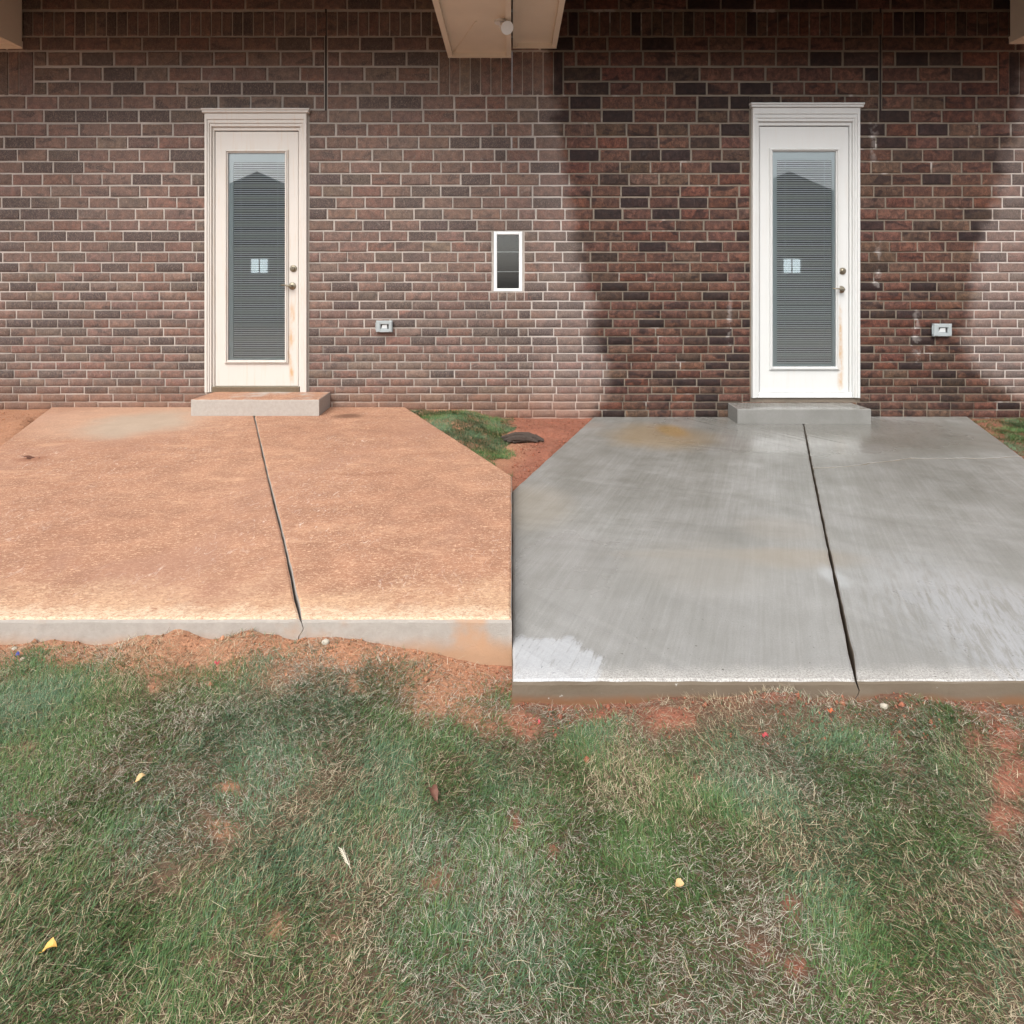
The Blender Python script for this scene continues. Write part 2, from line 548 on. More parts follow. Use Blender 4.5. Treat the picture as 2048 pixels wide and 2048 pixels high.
    pud2 = n.ellipse(px2, py2, 0.35, 0.5, 0.7, 0.7, 4)
    px3, py3 = on_plane(1140, 1130, zR)
    pud3 = n.ellipse(px3, py3, 0.30, 0.45, 0.5, 0.7, 4)
    px4, py4 = on_plane(1600, 860, zR)
    pud4 = n.ellipse(px4, py4, 1.5, 0.9, 0.5, 0.4, 2)
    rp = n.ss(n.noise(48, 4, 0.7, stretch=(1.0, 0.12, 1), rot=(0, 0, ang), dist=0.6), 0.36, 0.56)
    c = n.mix(n.math('MULTIPLY', n.ss(n.math('ADD', pud, n.math('MULTIPLY', n.math('SUBTRACT', rp, 0.6), 0.55)), 0.35, 1.0), 0.40), c, (0.56, 0.59, 0.63))  # pale tint painted for the bright sky glint
    c = n.mix(n.math('MULTIPLY', n.math('MULTIPLY', pud2, rp), 0.30), c, (0.50, 0.53, 0.57))  # fainter painted glint at the right edge
    film = n.math('MAXIMUM', n.math('MAXIMUM', pud, n.math('MULTIPLY', pud2, 0.7)), n.math('MAXIMUM', n.math('MULTIPLY', pud3, 0.55), n.math('MULTIPLY', pud4, 0.75)))
    side = n.ss(n.nrm_z(), 0.75, 0.3)
    rough = n.ss(film, 0, 1, 0.45, 0.09)
    rough = n.math('ADD', rough, n.math('MULTIPLY', n.math('SUBTRACT', n.noise(4, 4), 0.5), 0.16), clamp=True)
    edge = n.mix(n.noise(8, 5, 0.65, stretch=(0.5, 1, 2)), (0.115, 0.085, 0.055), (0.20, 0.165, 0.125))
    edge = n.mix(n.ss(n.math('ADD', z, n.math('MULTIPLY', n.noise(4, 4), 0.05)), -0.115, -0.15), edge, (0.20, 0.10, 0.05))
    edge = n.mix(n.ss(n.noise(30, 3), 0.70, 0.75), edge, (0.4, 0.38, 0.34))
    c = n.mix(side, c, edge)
    rip = n.noise(38, 3, 0.6, stretch=(1.0, 0.45, 1), rot=(0, 0, ang), dist=0.8)
    hb = n.math('ADD', n.math('MULTIPLY', broom, 0.9), n.math('MULTIPLY', fine, 0.35))
    b1 = n.bump(hb, 0.30, 0.004)
    wet_h = n.math('MULTIPLY', n.math('MULTIPLY', rip, pud), 1.0)
    b2 = n.bump(wet_h, 0.25, 0.008, b1)
    return n.out(c, n.mix(side, rough, (0.75, 0.75, 0.75)), b2, 0.5)


def soil_mat():
    n = NT('red_soil')
    x, y, z = n.xyz()
    lo = n.noise(1.1, 4)
    mid = n.noise(9, 5, 0.65)
    fi = n.noise(85, 4, 0.7)
    dry = n.mix(mid, (0.30, 0.135, 0.07), (0.47, 0.25, 0.15))
    wetc = n.mix(mid, (0.20, 0.070, 0.040), (0.34, 0.135, 0.085))
    c = n.mix(n.ss(n.math('ADD', x, n.math('MULTIPLY', n.math('SUBTRACT', lo, 0.5), 0.8)), -0.25, 0.15), dry, wetc)
    ba = n.new('ShaderNodeAttribute')
    ba.attribute_name = 'bc'
    sb = n.new('ShaderNodeSeparateColor')
    n.put(sb.inputs[0], ba.outputs['Color'])
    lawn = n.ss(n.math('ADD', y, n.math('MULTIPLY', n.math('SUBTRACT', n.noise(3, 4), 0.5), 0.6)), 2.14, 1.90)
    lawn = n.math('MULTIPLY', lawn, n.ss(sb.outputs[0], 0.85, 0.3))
    c = n.mix(n.math('MULTIPLY', lawn, 0.92), c, n.mix(mid, (0.060, 0.042, 0.026), (0.15, 0.105, 0.065)))  # shade between the blades painted into the soil under the grass
    c = n.mix(n.ss(fi, 0.3, 0.75), n.mix(1.0, c, (0.7, 0.68, 0.66), 'MULTIPLY'), n.mix(1.0, c, (1.2, 1.2, 1.18), 'MULTIPLY'))
    h = n.math('ADD', n.math('MULTIPLY', mid, 1.0), n.math('MULTIPLY', fi, 0.5))
    return n.out(c, 0.95, n.bump(h, 0.9, 0.015))


def attr_mat(name, rough=0.6, trans=0.0, spec=0.3):
    n = NT(name)
    at = n.new('ShaderNodeAttribute')
    at.attribute_name = 'bc'
    n.out(at.outputs['Color'], rough, None, spec)
    return n.m


def paint_mat(name, col, rust_x, rust_z0, rust_z1, rust_amt=0.8, dirt=0.25):
    n = NT(name)
    x, y, z = n.xyz()
    k = n.noise(6, 5, 0.6)
    st = n.noise(12, 4, 0.6, stretch=(3.5, 1, 0.25))
    c = n.mix(k, tuple(v * 0.94 for v in col), col)
    c = n.mix(n.math('MULTIPLY', n.ss(st, 0.5, 0.75), dirt), c, (0.55, 0.42, 0.30))
    sp = n.ss(n.noise(75, 2), 0.72, 0.78)
    c = n.mix(n.math('MULTIPLY', sp, 0.3), c, (0.4, 0.3, 0.22))
    d = n.math('ABSOLUTE', n.math('SUBTRACT', n.math('ADD', x, n.math('MULTIPLY', n.math('SUBTRACT', n.noise(5, 3, stretch=(1, 1, 0.6)), 0.5), 0.09)), rust_x))
    r = n.math('MULTIPLY', n.ss(d, 0.040, 0.004), n.math('MULTIPLY', n.ss(z, rust_z1, rust_z1 - 0.15), n.ss(z, rust_z0 - 0.1, rust_z0 + 0.1)))
    r = n.math('MULTIPLY', r, n.ss(n.noise(9, 4, 0.7, stretch=(1, 1, 0.5)), 0.36, 0.62))
    c = n.mix(n.math('MULTIPLY', r, rust_amt), c, (0.50, 0.30, 0.13))
    return n.out(c, 0.42, n.bump(n.noise(60, 3), 0.05, 0.002))


def glass_mat(name, ior=1.75):
    m = bpy.data.materials.new(name)
    m.use_nodes = True
    t = m.node_tree
    for nd in list(t.nodes):
        t.nodes.remove(nd)
    o = t.nodes.new('ShaderNodeOutputMaterial')
    mx = t.nodes.new('ShaderNodeMixShader')
    fr = t.nodes.new('ShaderNodeFresnel')
    fr.inputs[0].default_value = ior
    tr = t.nodes.new('ShaderNodeBsdfTransparent')
    tr.inputs[0].default_value = (0.965, 0.985, 0.985, 1)
    gl = t.nodes.new('ShaderNodeBsdfGlossy')
    gl.inputs['Roughness'].default_value = 0.01
    t.links.new(fr.outputs[0], mx.inputs[0])
    t.links.new(tr.outputs[0], mx.inputs[1])
    t.links.new(gl.outputs[0], mx.inputs[2])
    t.links.new(mx.outputs[0], o.inputs[0])
    return m


M_BRICK = brick_mat('dry_brick', False)
M_BRICKW = brick_mat('sprayed_brick', True)
M_MORT = mortar_mat('dry_mortar', False)
M_MORTW = mortar_mat('sprayed_mortar', True)
M_ORANGE = orange_concrete('orange_stained_concrete')
M_STEPO = orange_concrete('orange_topped_concrete', True)
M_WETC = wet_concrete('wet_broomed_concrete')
M_STEPW = wet_concrete('wet_step_concrete', True)
M_SOIL = soil_mat()
M_BLADE = attr_mat('grass_blade', 0.55, 0.2)
M_STRAW = attr_mat('dry_straw', 0.75)
M_GLASS = glass_mat('coated_glass')
M_SLAT = flat_mat('blind_slat', (0.84, 0.86, 0.87), 0.5, var=0.03)
M_ROOM = flat_mat('dark_room', (0.014, 0.015, 0.017), 0.9)  # near-black colour stands in for the unlit room behind glass
M_SPACER = flat_mat('glass_spacer', (0.70, 0.78, 0.80), 0.45, var=0.04)
M_SEAL = flat_mat('black_gasket', (0.02, 0.02, 0.02), 0.7)
M_NICKEL = flat_mat('antique_nickel', (0.30, 0.265, 0.20), 0.35, metal=0.9, var=0.2, scale=60)
M_BOX = flat_mat('grey_plastic', (0.33, 0.37, 0.38), 0.45, var=0.06)
M_LENS = flat_mat('clear_cover', (0.62, 0.66, 0.67), 0.15, var=0.1, scale=12)
_l = NT('glowing_pane')  # glow added to neighbour panes for the bright patch in the door glass
_l.b.inputs['Emission Color'].default_value = (0.8, 0.95, 1, 1)
_l.b.inputs['Emission Strength'].default_value = 2.5
M_GLOW = _l.m
M_RECESS = flat_mat('dark_recess', (0.05, 0.05, 0.05), 0.6)
M_EAVE_L = flat_mat('cream_eave_board', (0.74, 0.665, 0.56), 0.6, var=0.10, scale=4)
M_DECK = flat_mat('low_bounce_deck', (0.055, 0.040, 0.030), 0.8)  # dark brown picked to keep bounce light off the upper courses
M_CAULK = flat_mat('dark_caulk', (0.018, 0.012, 0.010), 0.8)
M_WHITE = flat_mat('white_vinyl', (0.78, 0.80, 0.80), 0.4, var=0.04)
M_SHINGLE = flat_mat('dark_shingle', (0.055, 0.055, 0.06), 0.9, var=0.4, scale=8)
M_BEIGE = flat_mat('beige_siding', (0.34, 0.30, 0.25), 0.8, var=0.1, scale=3)

# ------------------------------------------------------------------ ground
ZR = -0.10            # right patio lies a little lower


def gz(x, y):
    """height of the soil, without fine relief"""
    x = np.asarray(x, dtype=float)
    y = np.asarray(y, dtype=float)
    r = sstep(-0.55, -0.02, x)
    near_wall = sstep(2.4, 3.6, y)
    left = -0.095 + 0.07 * near_wall
    right = -0.178 + 0.058 * near_wall
    z = left * (1 - r) + right * r
    front = sstep(1.9, 1.2, y)
    z = z * (1 - front) + (-0.165) * front
    return z


SKL, SKR = -0.484, 0.43         # plan skew of the two patios
YFL, YFR = 2.245, 2.045
YB = D + 0.004


def left_poly_edges(y):
    return -4.70 + (-0.497) * (y - 6.12), np.minimum(-1.053 + SKL * (y - 6.05), -0.004)


def right_poly_edges(y):
    return np.maximum(0.839 + 0.379 * (y - 6.136), 0.004), 4.65 + 0.46 * (y - 6.13)


def inside_patio(x, y, grow=0.0):
    a, b = left_poly_edges(y)
    L = (x > a - grow) & (x < b + grow) & (x < 0.004) & (y > YFL - grow)
    c, d = right_poly_edges(y)
    R = (x > c - grow) & (x < d + grow) & (x > -0.004) & (y > YFR - grow)
    return L | R


MOUNDS = []
for px, py, r, h in [(330, 1283, 0.10, 0.030), (380, 1284, 0.06, 0.022), (478, 1288, 0.085, 0.040), (510, 1292, 0.05, 0.024), (560, 1282, 0.045, 0.028), (640, 1286, 0.075, 0.028), (700, 1290, 0.05, 0.02),
                     (100, 1300, 0.10, 0.02), (1560, 1424, 0.085, 0.050), (1605, 1432, 0.06, 0.035), (1480, 1418, 0.10, 0.034), (1360, 1425, 0.10, 0.03),
                     (1680, 1412, 0.06, 0.036), (1790, 1412, 0.09, 0.036), (1050, 1440, 0.10, 0.02), (1960, 1500, 0.2, 0.02),
                     (1080, 860, 0.2, 0.05), (1110, 900, 0.18, 0.03), (30, 845, 0.25, 0.04)]:
    x, y = on_plane(px, py, -0.09 if px < 1024 else -0.17)
    x, y = on_plane(px, py, float(gz(x, y)) + h * 0.5)
    MOUNDS.append((x, y, r, h))


def relief(x, y):
    z = gz(x, y)
    for mx, my, r, h in MOUNDS:
        d = ((x - mx) / (r * 1.25)) ** 2 + ((y - my) / r) ** 2
        z = z + h * np.exp(-d ** 1.5 * 1.1) * (0.70 + 0.6 * fbm(x * 34, y * 34, 5, 3))
    z = z + (fbm(x * 5, y * 5, 3) - 0.5) * 0.03 + (fbm(x * 28, y * 28, 9) - 0.5) * 0.014
    return z


def axis(lo, hi, a, b, step, n):
    inner = np.arange(a, b, step)
    left = a - (np.linspace(0, 1, n)[1:][::-1] ** 2.5) * (a - lo)
    right = b + (np.linspace(0, 1, n) ** 2.5) * (hi - b)
    return np.concatenate([left, inner, right])


BARE = [(900, 1380, 105, 80, 1), (930, 1330, 95, 60, 1), (960, 1450, 60, 60, .8), (860, 1440, 50, 50, .6), (463, 1572, 22, 22, .9), (450, 1655, 48, 38, .7), (562, 1853, 45, 32, .8),
        (682, 1850, 32, 26, .6), (413, 1910, 36, 24, .7), (884, 1775, 45, 50, .6), (314, 1386, 22, 14, .9), (54, 1500, 30, 26, .7), (690, 1352, 25, 18, .7),
        (310, 1740, 26, 30, .5), (40, 1660, 40, 30, .5), (960, 1890, 50, 30, .5),
        (1115, 1696, 24, 20, .9), (1040, 1630, 22, 24, .8), (1397, 1552, 18, 12, .8), (1045, 1460, 50, 40, .95), (2010, 1480, 50, 55, 1), (2020, 1560, 50, 60, 1),
        (2030, 1640, 40, 45, .9), (1940, 1500, 35, 60, .7), (1580, 1800, 38, 42, .8), (1580, 1913, 36, 50, .85), (1510, 1890, 60, 60, .6), (2028, 1820, 24, 26, .9),
        (1800, 1510, 18, 18, .8), (1790, 1560, 30, 30, .5), (1090, 1560, 40, 30, .4), (1100, 1900, 30, 40, .4), (1330, 1440, 70, 22, .8), (1570, 1440, 70, 26, .95),
        (1200, 1432, 90, 14, .7), (830, 890, 14, 30, .9), (900, 850, 18, 10, .6), (950, 890, 24, 10, .6), (1985, 865, 30, 22, .9), (1960, 845, 18, 10, .8)]
LUSH = [(90, 1400, 80, 70), (430, 1490, 190, 70), (640, 1420, 120, 50), (760, 1500, 110, 60), (200, 1650, 130, 90), (600, 1700, 110, 60), (720, 1300, 40, 30),
        (480, 1580, 100, 50), (240, 1920, 130, 90), (880, 1880, 90, 70), (960, 1620, 60, 80), (700, 1640, 100, 50), (100, 1780, 70, 60), (560, 1800, 70, 50),
        (1150, 1480, 70, 60), (1110, 1560, 45, 40), (1330, 1680, 130, 80), (1250, 1740, 130, 60), (1180, 1930, 110, 80), (1690, 1600, 110, 60), (1720, 1740, 150, 80),
        (1880, 1690, 80, 100), (1650, 1520, 70, 40), (1880, 1430, 40, 30), (1900, 1900, 120, 80), (1760, 1900, 120, 70), (1490, 1470, 30, 25), (1440, 1620, 60, 50),
        (990, 880, 40, 30), (930, 840, 60, 16), (1000, 930, 20, 30), (2025, 855, 26, 16), (1340, 1800, 100, 60)]


def proj(x, y, z):
    return 1024 + x * F / y, YH + (H - z) * F / y


def blob_sum(px, py, L):
    t = np.zeros_like(px)
    for b_ in L:
        d = ((px - b_[0]) / b_[2]) ** 2 + ((py - b_[1]) / b_[3]) ** 2
        t = np.maximum(t, np.exp(-d * 0.9) * (b_[4] if len(b_) > 4 else 1.0))
    return t


# blotches were surveyed from the photo and are kept as fields over the ground
def bare_field(x, y):
    px, py = proj(x, y, gz(x, y))
    wob = (fbm(x * 7, y * 7, 31, 4) - 0.5) * 95
    return blob_sum(px + wob, py + (fbm(x * 7, y * 7, 57, 4) - 0.5) * 80, BARE)


def lush_field(x, y):
    px, py = proj(x, y, gz(x, y))
    wob = (fbm(x * 6, y * 6, 41) - 0.5) * 120
    l = blob_sum(px + wob, py + (fbm(x * 6, y * 6, 67) - 0.5) * 100, LUSH)
    return np.clip(0.22 + 0.62 * l + 0.9 * (fbm(x * 2.6, y * 2.6, 21) - 0.33) + 0.5 * (fbm(x * 9, y * 9, 23) - 0.5), 0, 1)


gx = axis(-90, 90, -3.4, 3.4, 0.024, 36)
gx = np.unique(np.concatenate([gx, np.arange(-5.6, -3.4, 0.06), np.arange(3.4, 5.6, 0.06)]))
gy = axis(-90, 60, 0.7, 6.3, 0.024, 36)
GX, GY = np.meshgrid(gx, gy)
GZ = relief(GX, GY)
far = sstep(5.5, 9, np.hypot(GX, GY - 3))
GZ = GZ * (1 - far) + (-0.16) * far
under = inside_patio(GX, GY, -0.03)
GZ = np.where(under, np.minimum(GZ, -0.17) - 0.10, GZ)
# where soil would rise over a slab keep it just under the arris
near = inside_patio(GX, GY, 0.03) & ~under
GZ = np.where(near, np.minimum(GZ, np.where(GX < 0, -0.022, -0.122)), GZ)
vv = np.stack([GX.ravel(), GY.ravel(), GZ.ravel()], 1)
ny, nx = GX.shape
idx = np.arange(nx * ny).reshape(ny, nx)
q = np.stack([idx[:-1, :-1], idx[:-1, 1:], idx[1:, 1:], idx[1:, :-1]], -1).reshape(-1, 4)
gb_ = np.zeros((nx * ny, 4))
yy_ = np.maximum(GY.ravel(), 0.3)
gb_[:, 0] = np.where(GY.ravel() > 0.5, bare_field(GX.ravel(), yy_), 0)
gb_[:, 3] = 1
ground = np_mesh('ground', vv, q.ravel(), np.arange(len(q)) * 4, M_SOIL, None, gb_, smooth=True)
tag(ground, kind='structure')


def soil_pt(px, py, dz=0.0):
    z = -0.1
    for _ in range(6):
        x, y = on_plane(px, py, z)
        z = float(relief(np.array(x), np.array(y))) + dz
    return x, y, z


# ------------------------------------------------------------------ brick walls
WT = 4.30             # top of the wall (under the roof overhang)
ROWS = [73, 102, 133, 163, 191, 219, 246, 273, 298, 323, 347, 371, 394, 417, 440, 462, 483, 504, 525, 545, 564, 583, 602,
        620, 638, 656, 673, 691, 707, 724, 740, 757, 773, 788, 804, 820, 836, 852]
UNIT = []
for v in range(7):
    r_ = random.Random(v)
    vs, fs = [], []
    nx_, nz_ = 5, 3
    for j in range(nz_):
        for i in range(nx_):
            fx, fz = i / (nx_ - 1), j / (nz_ - 1)
            bx, bz = 0.022, 0.075
            X = bx + fx * (1 - 2 * bx) + r_.uniform(-0.008, 0.008) - 0.5
            Z = bz + fz * (1 - 2 * bz) + r_.uniform(-0.035, 0.035) - 0.5
            edge = i in (0, nx_ - 1) or j in (0, nz_ - 1)
            vs.append((X, r_.uniform(-0.0015, 0.0015) + (0.0 if edge else -0.0015), Z))
    ring = [i for i in range(nx_)] + [j * nx_ + nx_ - 1 for j in range(1, nz_)] + [(nz_ - 1) * nx_ + i for i in range(nx_ - 2, -1, -1)] + [j * nx_ for j in range(nz_ - 2, 0, -1)]
    for j in range(nz_ - 1):
        for i in range(nx_ - 1):
            a = j * nx_ + i
            fs.append((a, a + 1, a + nx_ + 1, a + nx_))
    o1 = len(vs)
    for k in ring:
        fx, fz = (k % nx_) / (nx_ - 1), (k // nx_) / (nz_ - 1)
        vs.append((fx - 0.5 + r_.uniform(-0.004, 0.004), 0.005, fz - 0.5 + r_.uniform(-0.012, 0.012)))
    o2 = len(vs)
    for k in range(len(ring)):
        a = vs[o1 + k]
        vs.append((a[0], 0.04, a[2]))
    R_ = len(ring)
    for k in range(R_):
        l = (k + 1) % R_
        fs.append((ring[l], ring[k], o1 + k, o1 + l))
        fs.append((o1 + l, o1 + k, o2 + k, o2 + l))
    UNIT.append((vs, fs))
UNIT_ME = {}


def unit_mesh(v, wet):
    if (v, wet) not in UNIT_ME:
        vs, fs = UNIT[v]
        me = bpy.data.meshes.new('brick')
        me.from_pydata(vs, [], fs)
        a = me.color_attributes.new('bc', 'FLOAT_COLOR', 'POINT')
        a.data.foreach_set('color', [1.0] * (4 * len(vs)))
        me.materials.append(M_BRICKW if wet else M_BRICK)
        UNIT_ME[(v, wet)] = me
    return UNIT_ME[(v, wet)]


def brick_colour(px, py):
    u = random.random()
    if u < 0.17:
        c = (0.048, 0.031, 0.031)
    elif u < 0.25:
        c = (0.085, 0.062, 0.052)
    elif u < 0.36:
        c = (0.172, 0.083, 0.062)
    elif u < 0.48:
        c = (0.158, 0.113, 0.088)
    else:
        c = (0.168, 0.098, 0.078)
    k = random.uniform(0.78, 1.22)
    return (c[0] * k, c[1] * k * random.uniform(0.95, 1.05), c[2] * k * random.uniform(0.94, 1.06))


def cut(spans, a, b):
    out = []
    for s0, s1 in spans:
        if b <= s0 or a >= s1:
            out.append((s0, s1))
            continue
        if a > s0:
            out.append((s0, a))
        if b < s1:
            out.append((b, s1))
    return out


DOORS = {'L': dict(c0=412, c1=615, s0=429, s1=596, top=219, slab=262, bot=772, cb=784, m0=449, m1=576, mt=299, mb=727, g0=464, g1=568, gt=323, gb=716,
                   bolt=(586, 537), lever=(584, 572)),
         'R': dict(c0=1503, c1=1717, s0=1520, s1=1699, top=208, slab=252, bot=785, cb=795, m0=1539, m1=1679, mt=296, mb=740, g0=1556, g1=1667, gt=319, gb=728,
                   bolt=(1686, 542), lever=(1683, 579))}
WIN = dict(x0=986, x1=1046, y0=462, y1=583)
XL, XR = -460, 2508          # wall ends beyond the frame


def brick_list():
    out = []          # (x0,x1,z0,z1) in picture units, per side
    def put(x0, x1, y0, y1):
        if x1 - x0 < 5:
            return
        out.append((x0, x1, y0, y1))
    # soldier course high up and plain courses above it
    x = XL
    y0, y1 = 22, 73
    while x < XR:
        put(x + 1.4, x + 19.6, y0 + 2, y1 - 2)
        x += 21
    yy = 22
    while Z_(yy) < WT:
        x = XL + (34 if (yy // 31) % 2 else 0)
        while x < XR:
            put(x, x + 64, yy - 30, yy - 4)
            x += 68
        yy -= 31
    for i in range(len(ROWS) - 1):
        ya, yb = ROWS[i], ROWS[i + 1]
        p = yb - ya
        g = p * 0.145
        ym = 0.5 * (ya + yb)
        L = 66.7 - (ym - 117) * 0.0285
        sm = 1024 + (13 if i % 2 else -12)            # courses interlock where the two walls meet
        spans = [(XL, sm - 0.1), (sm + 0.1, XR)]
        for d in DOORS.values():
            if yb > d['top'] + 2 and ya < d['cb']:
                spans = cut(spans, d['c0'] - 2, d['c1'] + 2)
        for d in DOORS.values():
            if ya + 8 < d['top'] and yb > d['top'] + 2:
                xx = d['c0'] - 5 + 20 * (i % 2)
                while xx < d['c1'] + 4:
                    put(xx + 2, min(xx + L, d['c1'] + 6) - 2, ya + g * 0.5, d['top'] - 2.5)
                    xx += L
        if yb > WIN['y0'] + 4 and ya < WIN['y1'] + 12:
            spans = cut(spans, WIN['x0'] - (2 if ya < WIN['y1'] - 2 else 8), WIN['x1'] + (2 if ya < WIN['y1'] - 2 else 8))
        if i in (1, 2, 3):
            for a, b in ((-460, 66), (878, 1126), (1998, 2508)):
                spans = cut(spans, a, b)
        if yb < 225:
            spans = cut(spans, 649.5, 653.5)
            spans = cut(spans, 1759.5, 1763.5)
        for s0, s1 in spans:
            first = True
            ph = (i % 2) * 0.5 + 0.13 * math.sin(i * 2.3) + 0.03 * random.uniform(-1, 1)
            x = s0 - L * (ph % 1.0)
            while x < s1:
                a, b = max(x, s0), min(x + L, s1)
                if first and b - s0 < 13 and b < s1:
                    x += L
                    continue
                if first:
                    a, first = s0, False
                if 0 < s1 - b < 11:
                    b = s1
                j = random.uniform(-0.6, 0.6)
                lo = g * 0.5
                put(a + lo + j * 0.4, b - g * 0.5 + j, ya + g * 0.5 + random.uniform(-0.4, 0.4), yb - g * 0.5 + random.uniform(-0.4, 0.4))
                if b == s1:
                    break
                x += L
    # soldier panels below the eave boxes
    for a, b in ((-460, 66), (878, 1024), (1024, 1126), (1998, 2508)):
        x = a
        while x < b - 12:
            e = b if b - (x + 20.7) < 12 else x + 20.7
            put(x + 1.2, e - 0.9, 104, 189)
            x += 20.7
    # rowlock sill under the window
    x = WIN['x0'] - 7
    while x < WIN['x1'] + 4:
        put(x + 1, x + 16.5, WIN['y1'] + 2, WIN['y1'] + 18)
        x += 17.4
    return out


def mortar_wall(a, b, mat, parent, holes):
    """backing of mortar with the openings left out, 8 mm behind the brick faces"""
    xs = sorted({a, b} | {h[0] for h in holes} | {h[1] for h in holes})
    zs = sorted({-0.4, WT} | {h[2] for h in holes} | {h[3] for h in holes})
    mb = MB()
    for x0, x1 in zip(xs, xs[1:]):
        for z0, z1 in zip(zs, zs[1:]):
            cx, cz = (x0 + x1) / 2, (z0 + z1) / 2
            if any(h[0] < cx < h[1] and h[2] < cz < h[3] for h in holes):
                continue
            mb.box(x0, x1, D + 0.008, D + 0.24, z0, z1)
    o = mb.build('mortar_wall', mat, parent)
    bm = bmesh.new()
    bm.from_mesh(o.data)
    bmesh.ops.remove_doubles(bm, verts=bm.verts, dist=1e-5)
    # drop the inner walls shared by two neighbouring cells
    seen = {}
    for f in list(bm.faces):
        k = tuple(sorted(v.index for v in f.verts))
        seen.setdefault(k, []).append(f)
    bmesh.ops.delete(bm, geom=[f for fs in seen.values() if len(fs) > 1 for f in fs], context='FACES')
    bmesh.ops.recalc_face_normals(bm, faces=bm.faces)
    bm.to_mesh(o.data)
    bm.free()
    return o


def visible_px(b):
    return b[1] > 0 and b[0] < 2048 and b[3] > 0


def lay_bricks(house, lst, wet):
    vis = sorted([b for b in lst if visible_px(b)], key=lambda b: -((min(b[1], 2048) - max(b[0], 0)) * (b[3] - max(b[2], 0))))
    single, rest = vis[:300], vis[300:] + [b for b in lst if not visible_px(b)]
    off = house.location
    for b in single:
        me = unit_mesh(random.randrange(7), wet)
        o = bpy.data.objects.new('brick', me)
        o.color = (*brick_colour(*b[:2]), 1)
        xa, xb, za, zb = X_(b[0]), X_(b[1]), Z_(b[3]), Z_(b[2])
        o.location = Vector(((xa + xb) / 2, D + random.uniform(-0.0025, 0.0025), (za + zb) / 2)) - off
        o.scale = (xb - xa, 1, zb - za)
        o.rotation_euler = (random.uniform(-.006, .006), random.uniform(-.004, .004) if b[1] - b[0] > 25 else 0, random.uniform(-.01, .01))
        COL.objects.link(o)
        o.parent = house
    V, C, FF, LS = [], [], [], []
    n, ls = 0, 0
    for b in rest:
        vs, fs = UNIT[random.randrange(7)]
        xa, xb, za, zb = X_(b[0]), X_(b[1]), Z_(b[3]), Z_(b[2])
        a = np.array(vs)
        a = a * np.array([xb - xa, 1, zb - za]) + np.array([(xa + xb) / 2, D + random.uniform(-0.0025, 0.0025), (za + zb) / 2])
        V.append(a)
        C.append(np.tile([*brick_colour(*b[:2]), 1.0], (len(vs), 1)))
        for f in fs:
            FF += [i + n for i in f]
            LS.append(ls)
            ls += len(f)
        n += len(vs)
    o = np_mesh('small_brickwork', np.concatenate(V), FF, LS, M_BRICKW if wet else M_BRICK, house, np.concatenate(C))
    o.color = (1, 1, 1, 1)
    tag(o, kind='stuff')


bricks = brick_list()
houseL = empty('brick_house', (X_(500), D, 0))
houseR = empty('brick_house', (X_(1600), D, 0))
tag(houseL, 'dry brown brick house wall with white door behind the orange stained patio', 'house', 'brick houses side by side')
tag(houseR, 'water darkened brick house wall with white door behind the wet grey patio', 'house', 'brick houses side by side')


def hole(d):
    return (X_(d['c0'] + 1), X_(d['c1'] - 1), Z_(d['cb']), Z_(d['top'] + 4))


wh = (X_(WIN['x0'] + 1), X_(WIN['x1'] - 1), Z_(WIN['y1']), Z_(WIN['y0']))
mortar_wall(X_(XL), -0.0005, M_MORT, houseL, [hole(DOORS['L']), (wh[0], -0.0005, wh[2], wh[3])])
mortar_wall(0.0005, X_(XR), M_MORTW, houseR, [hole(DOORS['R']), (0.0005, wh[1], wh[2], wh[3])])
lay_bricks(houseL, [b for b in bricks if b[0] + b[1] <= 2048], False)
lay_bricks(houseR, [b for b in bricks if b[0] + b[1] > 2048], True)
for hs_, px in ((houseL, 651.5), (houseR, 1761.5)):
    MB().box(X_(px - 1.6), X_(px + 1.6), D + 0.003, D + 0.0075, Z_(221), WT).build('expansion_joint', M_CAULK, hs_)

# roofs over the frame: overhang plus an added unseen fascia that darken the upper courses
for hs_, a, b in ((houseL, XL - 20, 1022), (houseR, 1026, XR + 20)):
    rf = MB()
    xa, xb, xm = X_(a), X_(b), X_((a + b) / 2)
    rf.box(xa, xb, D - 1.05, D + 5, WT + 0.02, WT + 0.16)
    rf.build('roof_deck', M_DECK, hs_)
    fa, fb = (48, 894) if hs_ is houseL else (1115, 2016)
    MB().box(X_(fa), X_(fb), D - 1.04, D - 0.98, 3.74, WT + 0.018).build('shade_fascia', M_EAVE_L, hs_)  # added unseen board, lowered to keep sky light off the top courses
    r2 = MB()
    r2.add([(xa, D - 1.1, WT + 0.165), (xb, D - 1.1, WT + 0.165), (xb, D + 5, WT + 2.2), (xa, D + 5, WT + 2.2), (xa, D + 5, WT + 0.165), (xb, D + 5, WT + 0.165)],
           [(0, 1, 2, 3), (1, 5, 2), (0, 3, 4), (3, 2, 5, 4), (0, 4, 5, 1)])
    r2.build('roof', M_SHINGLE, hs_)


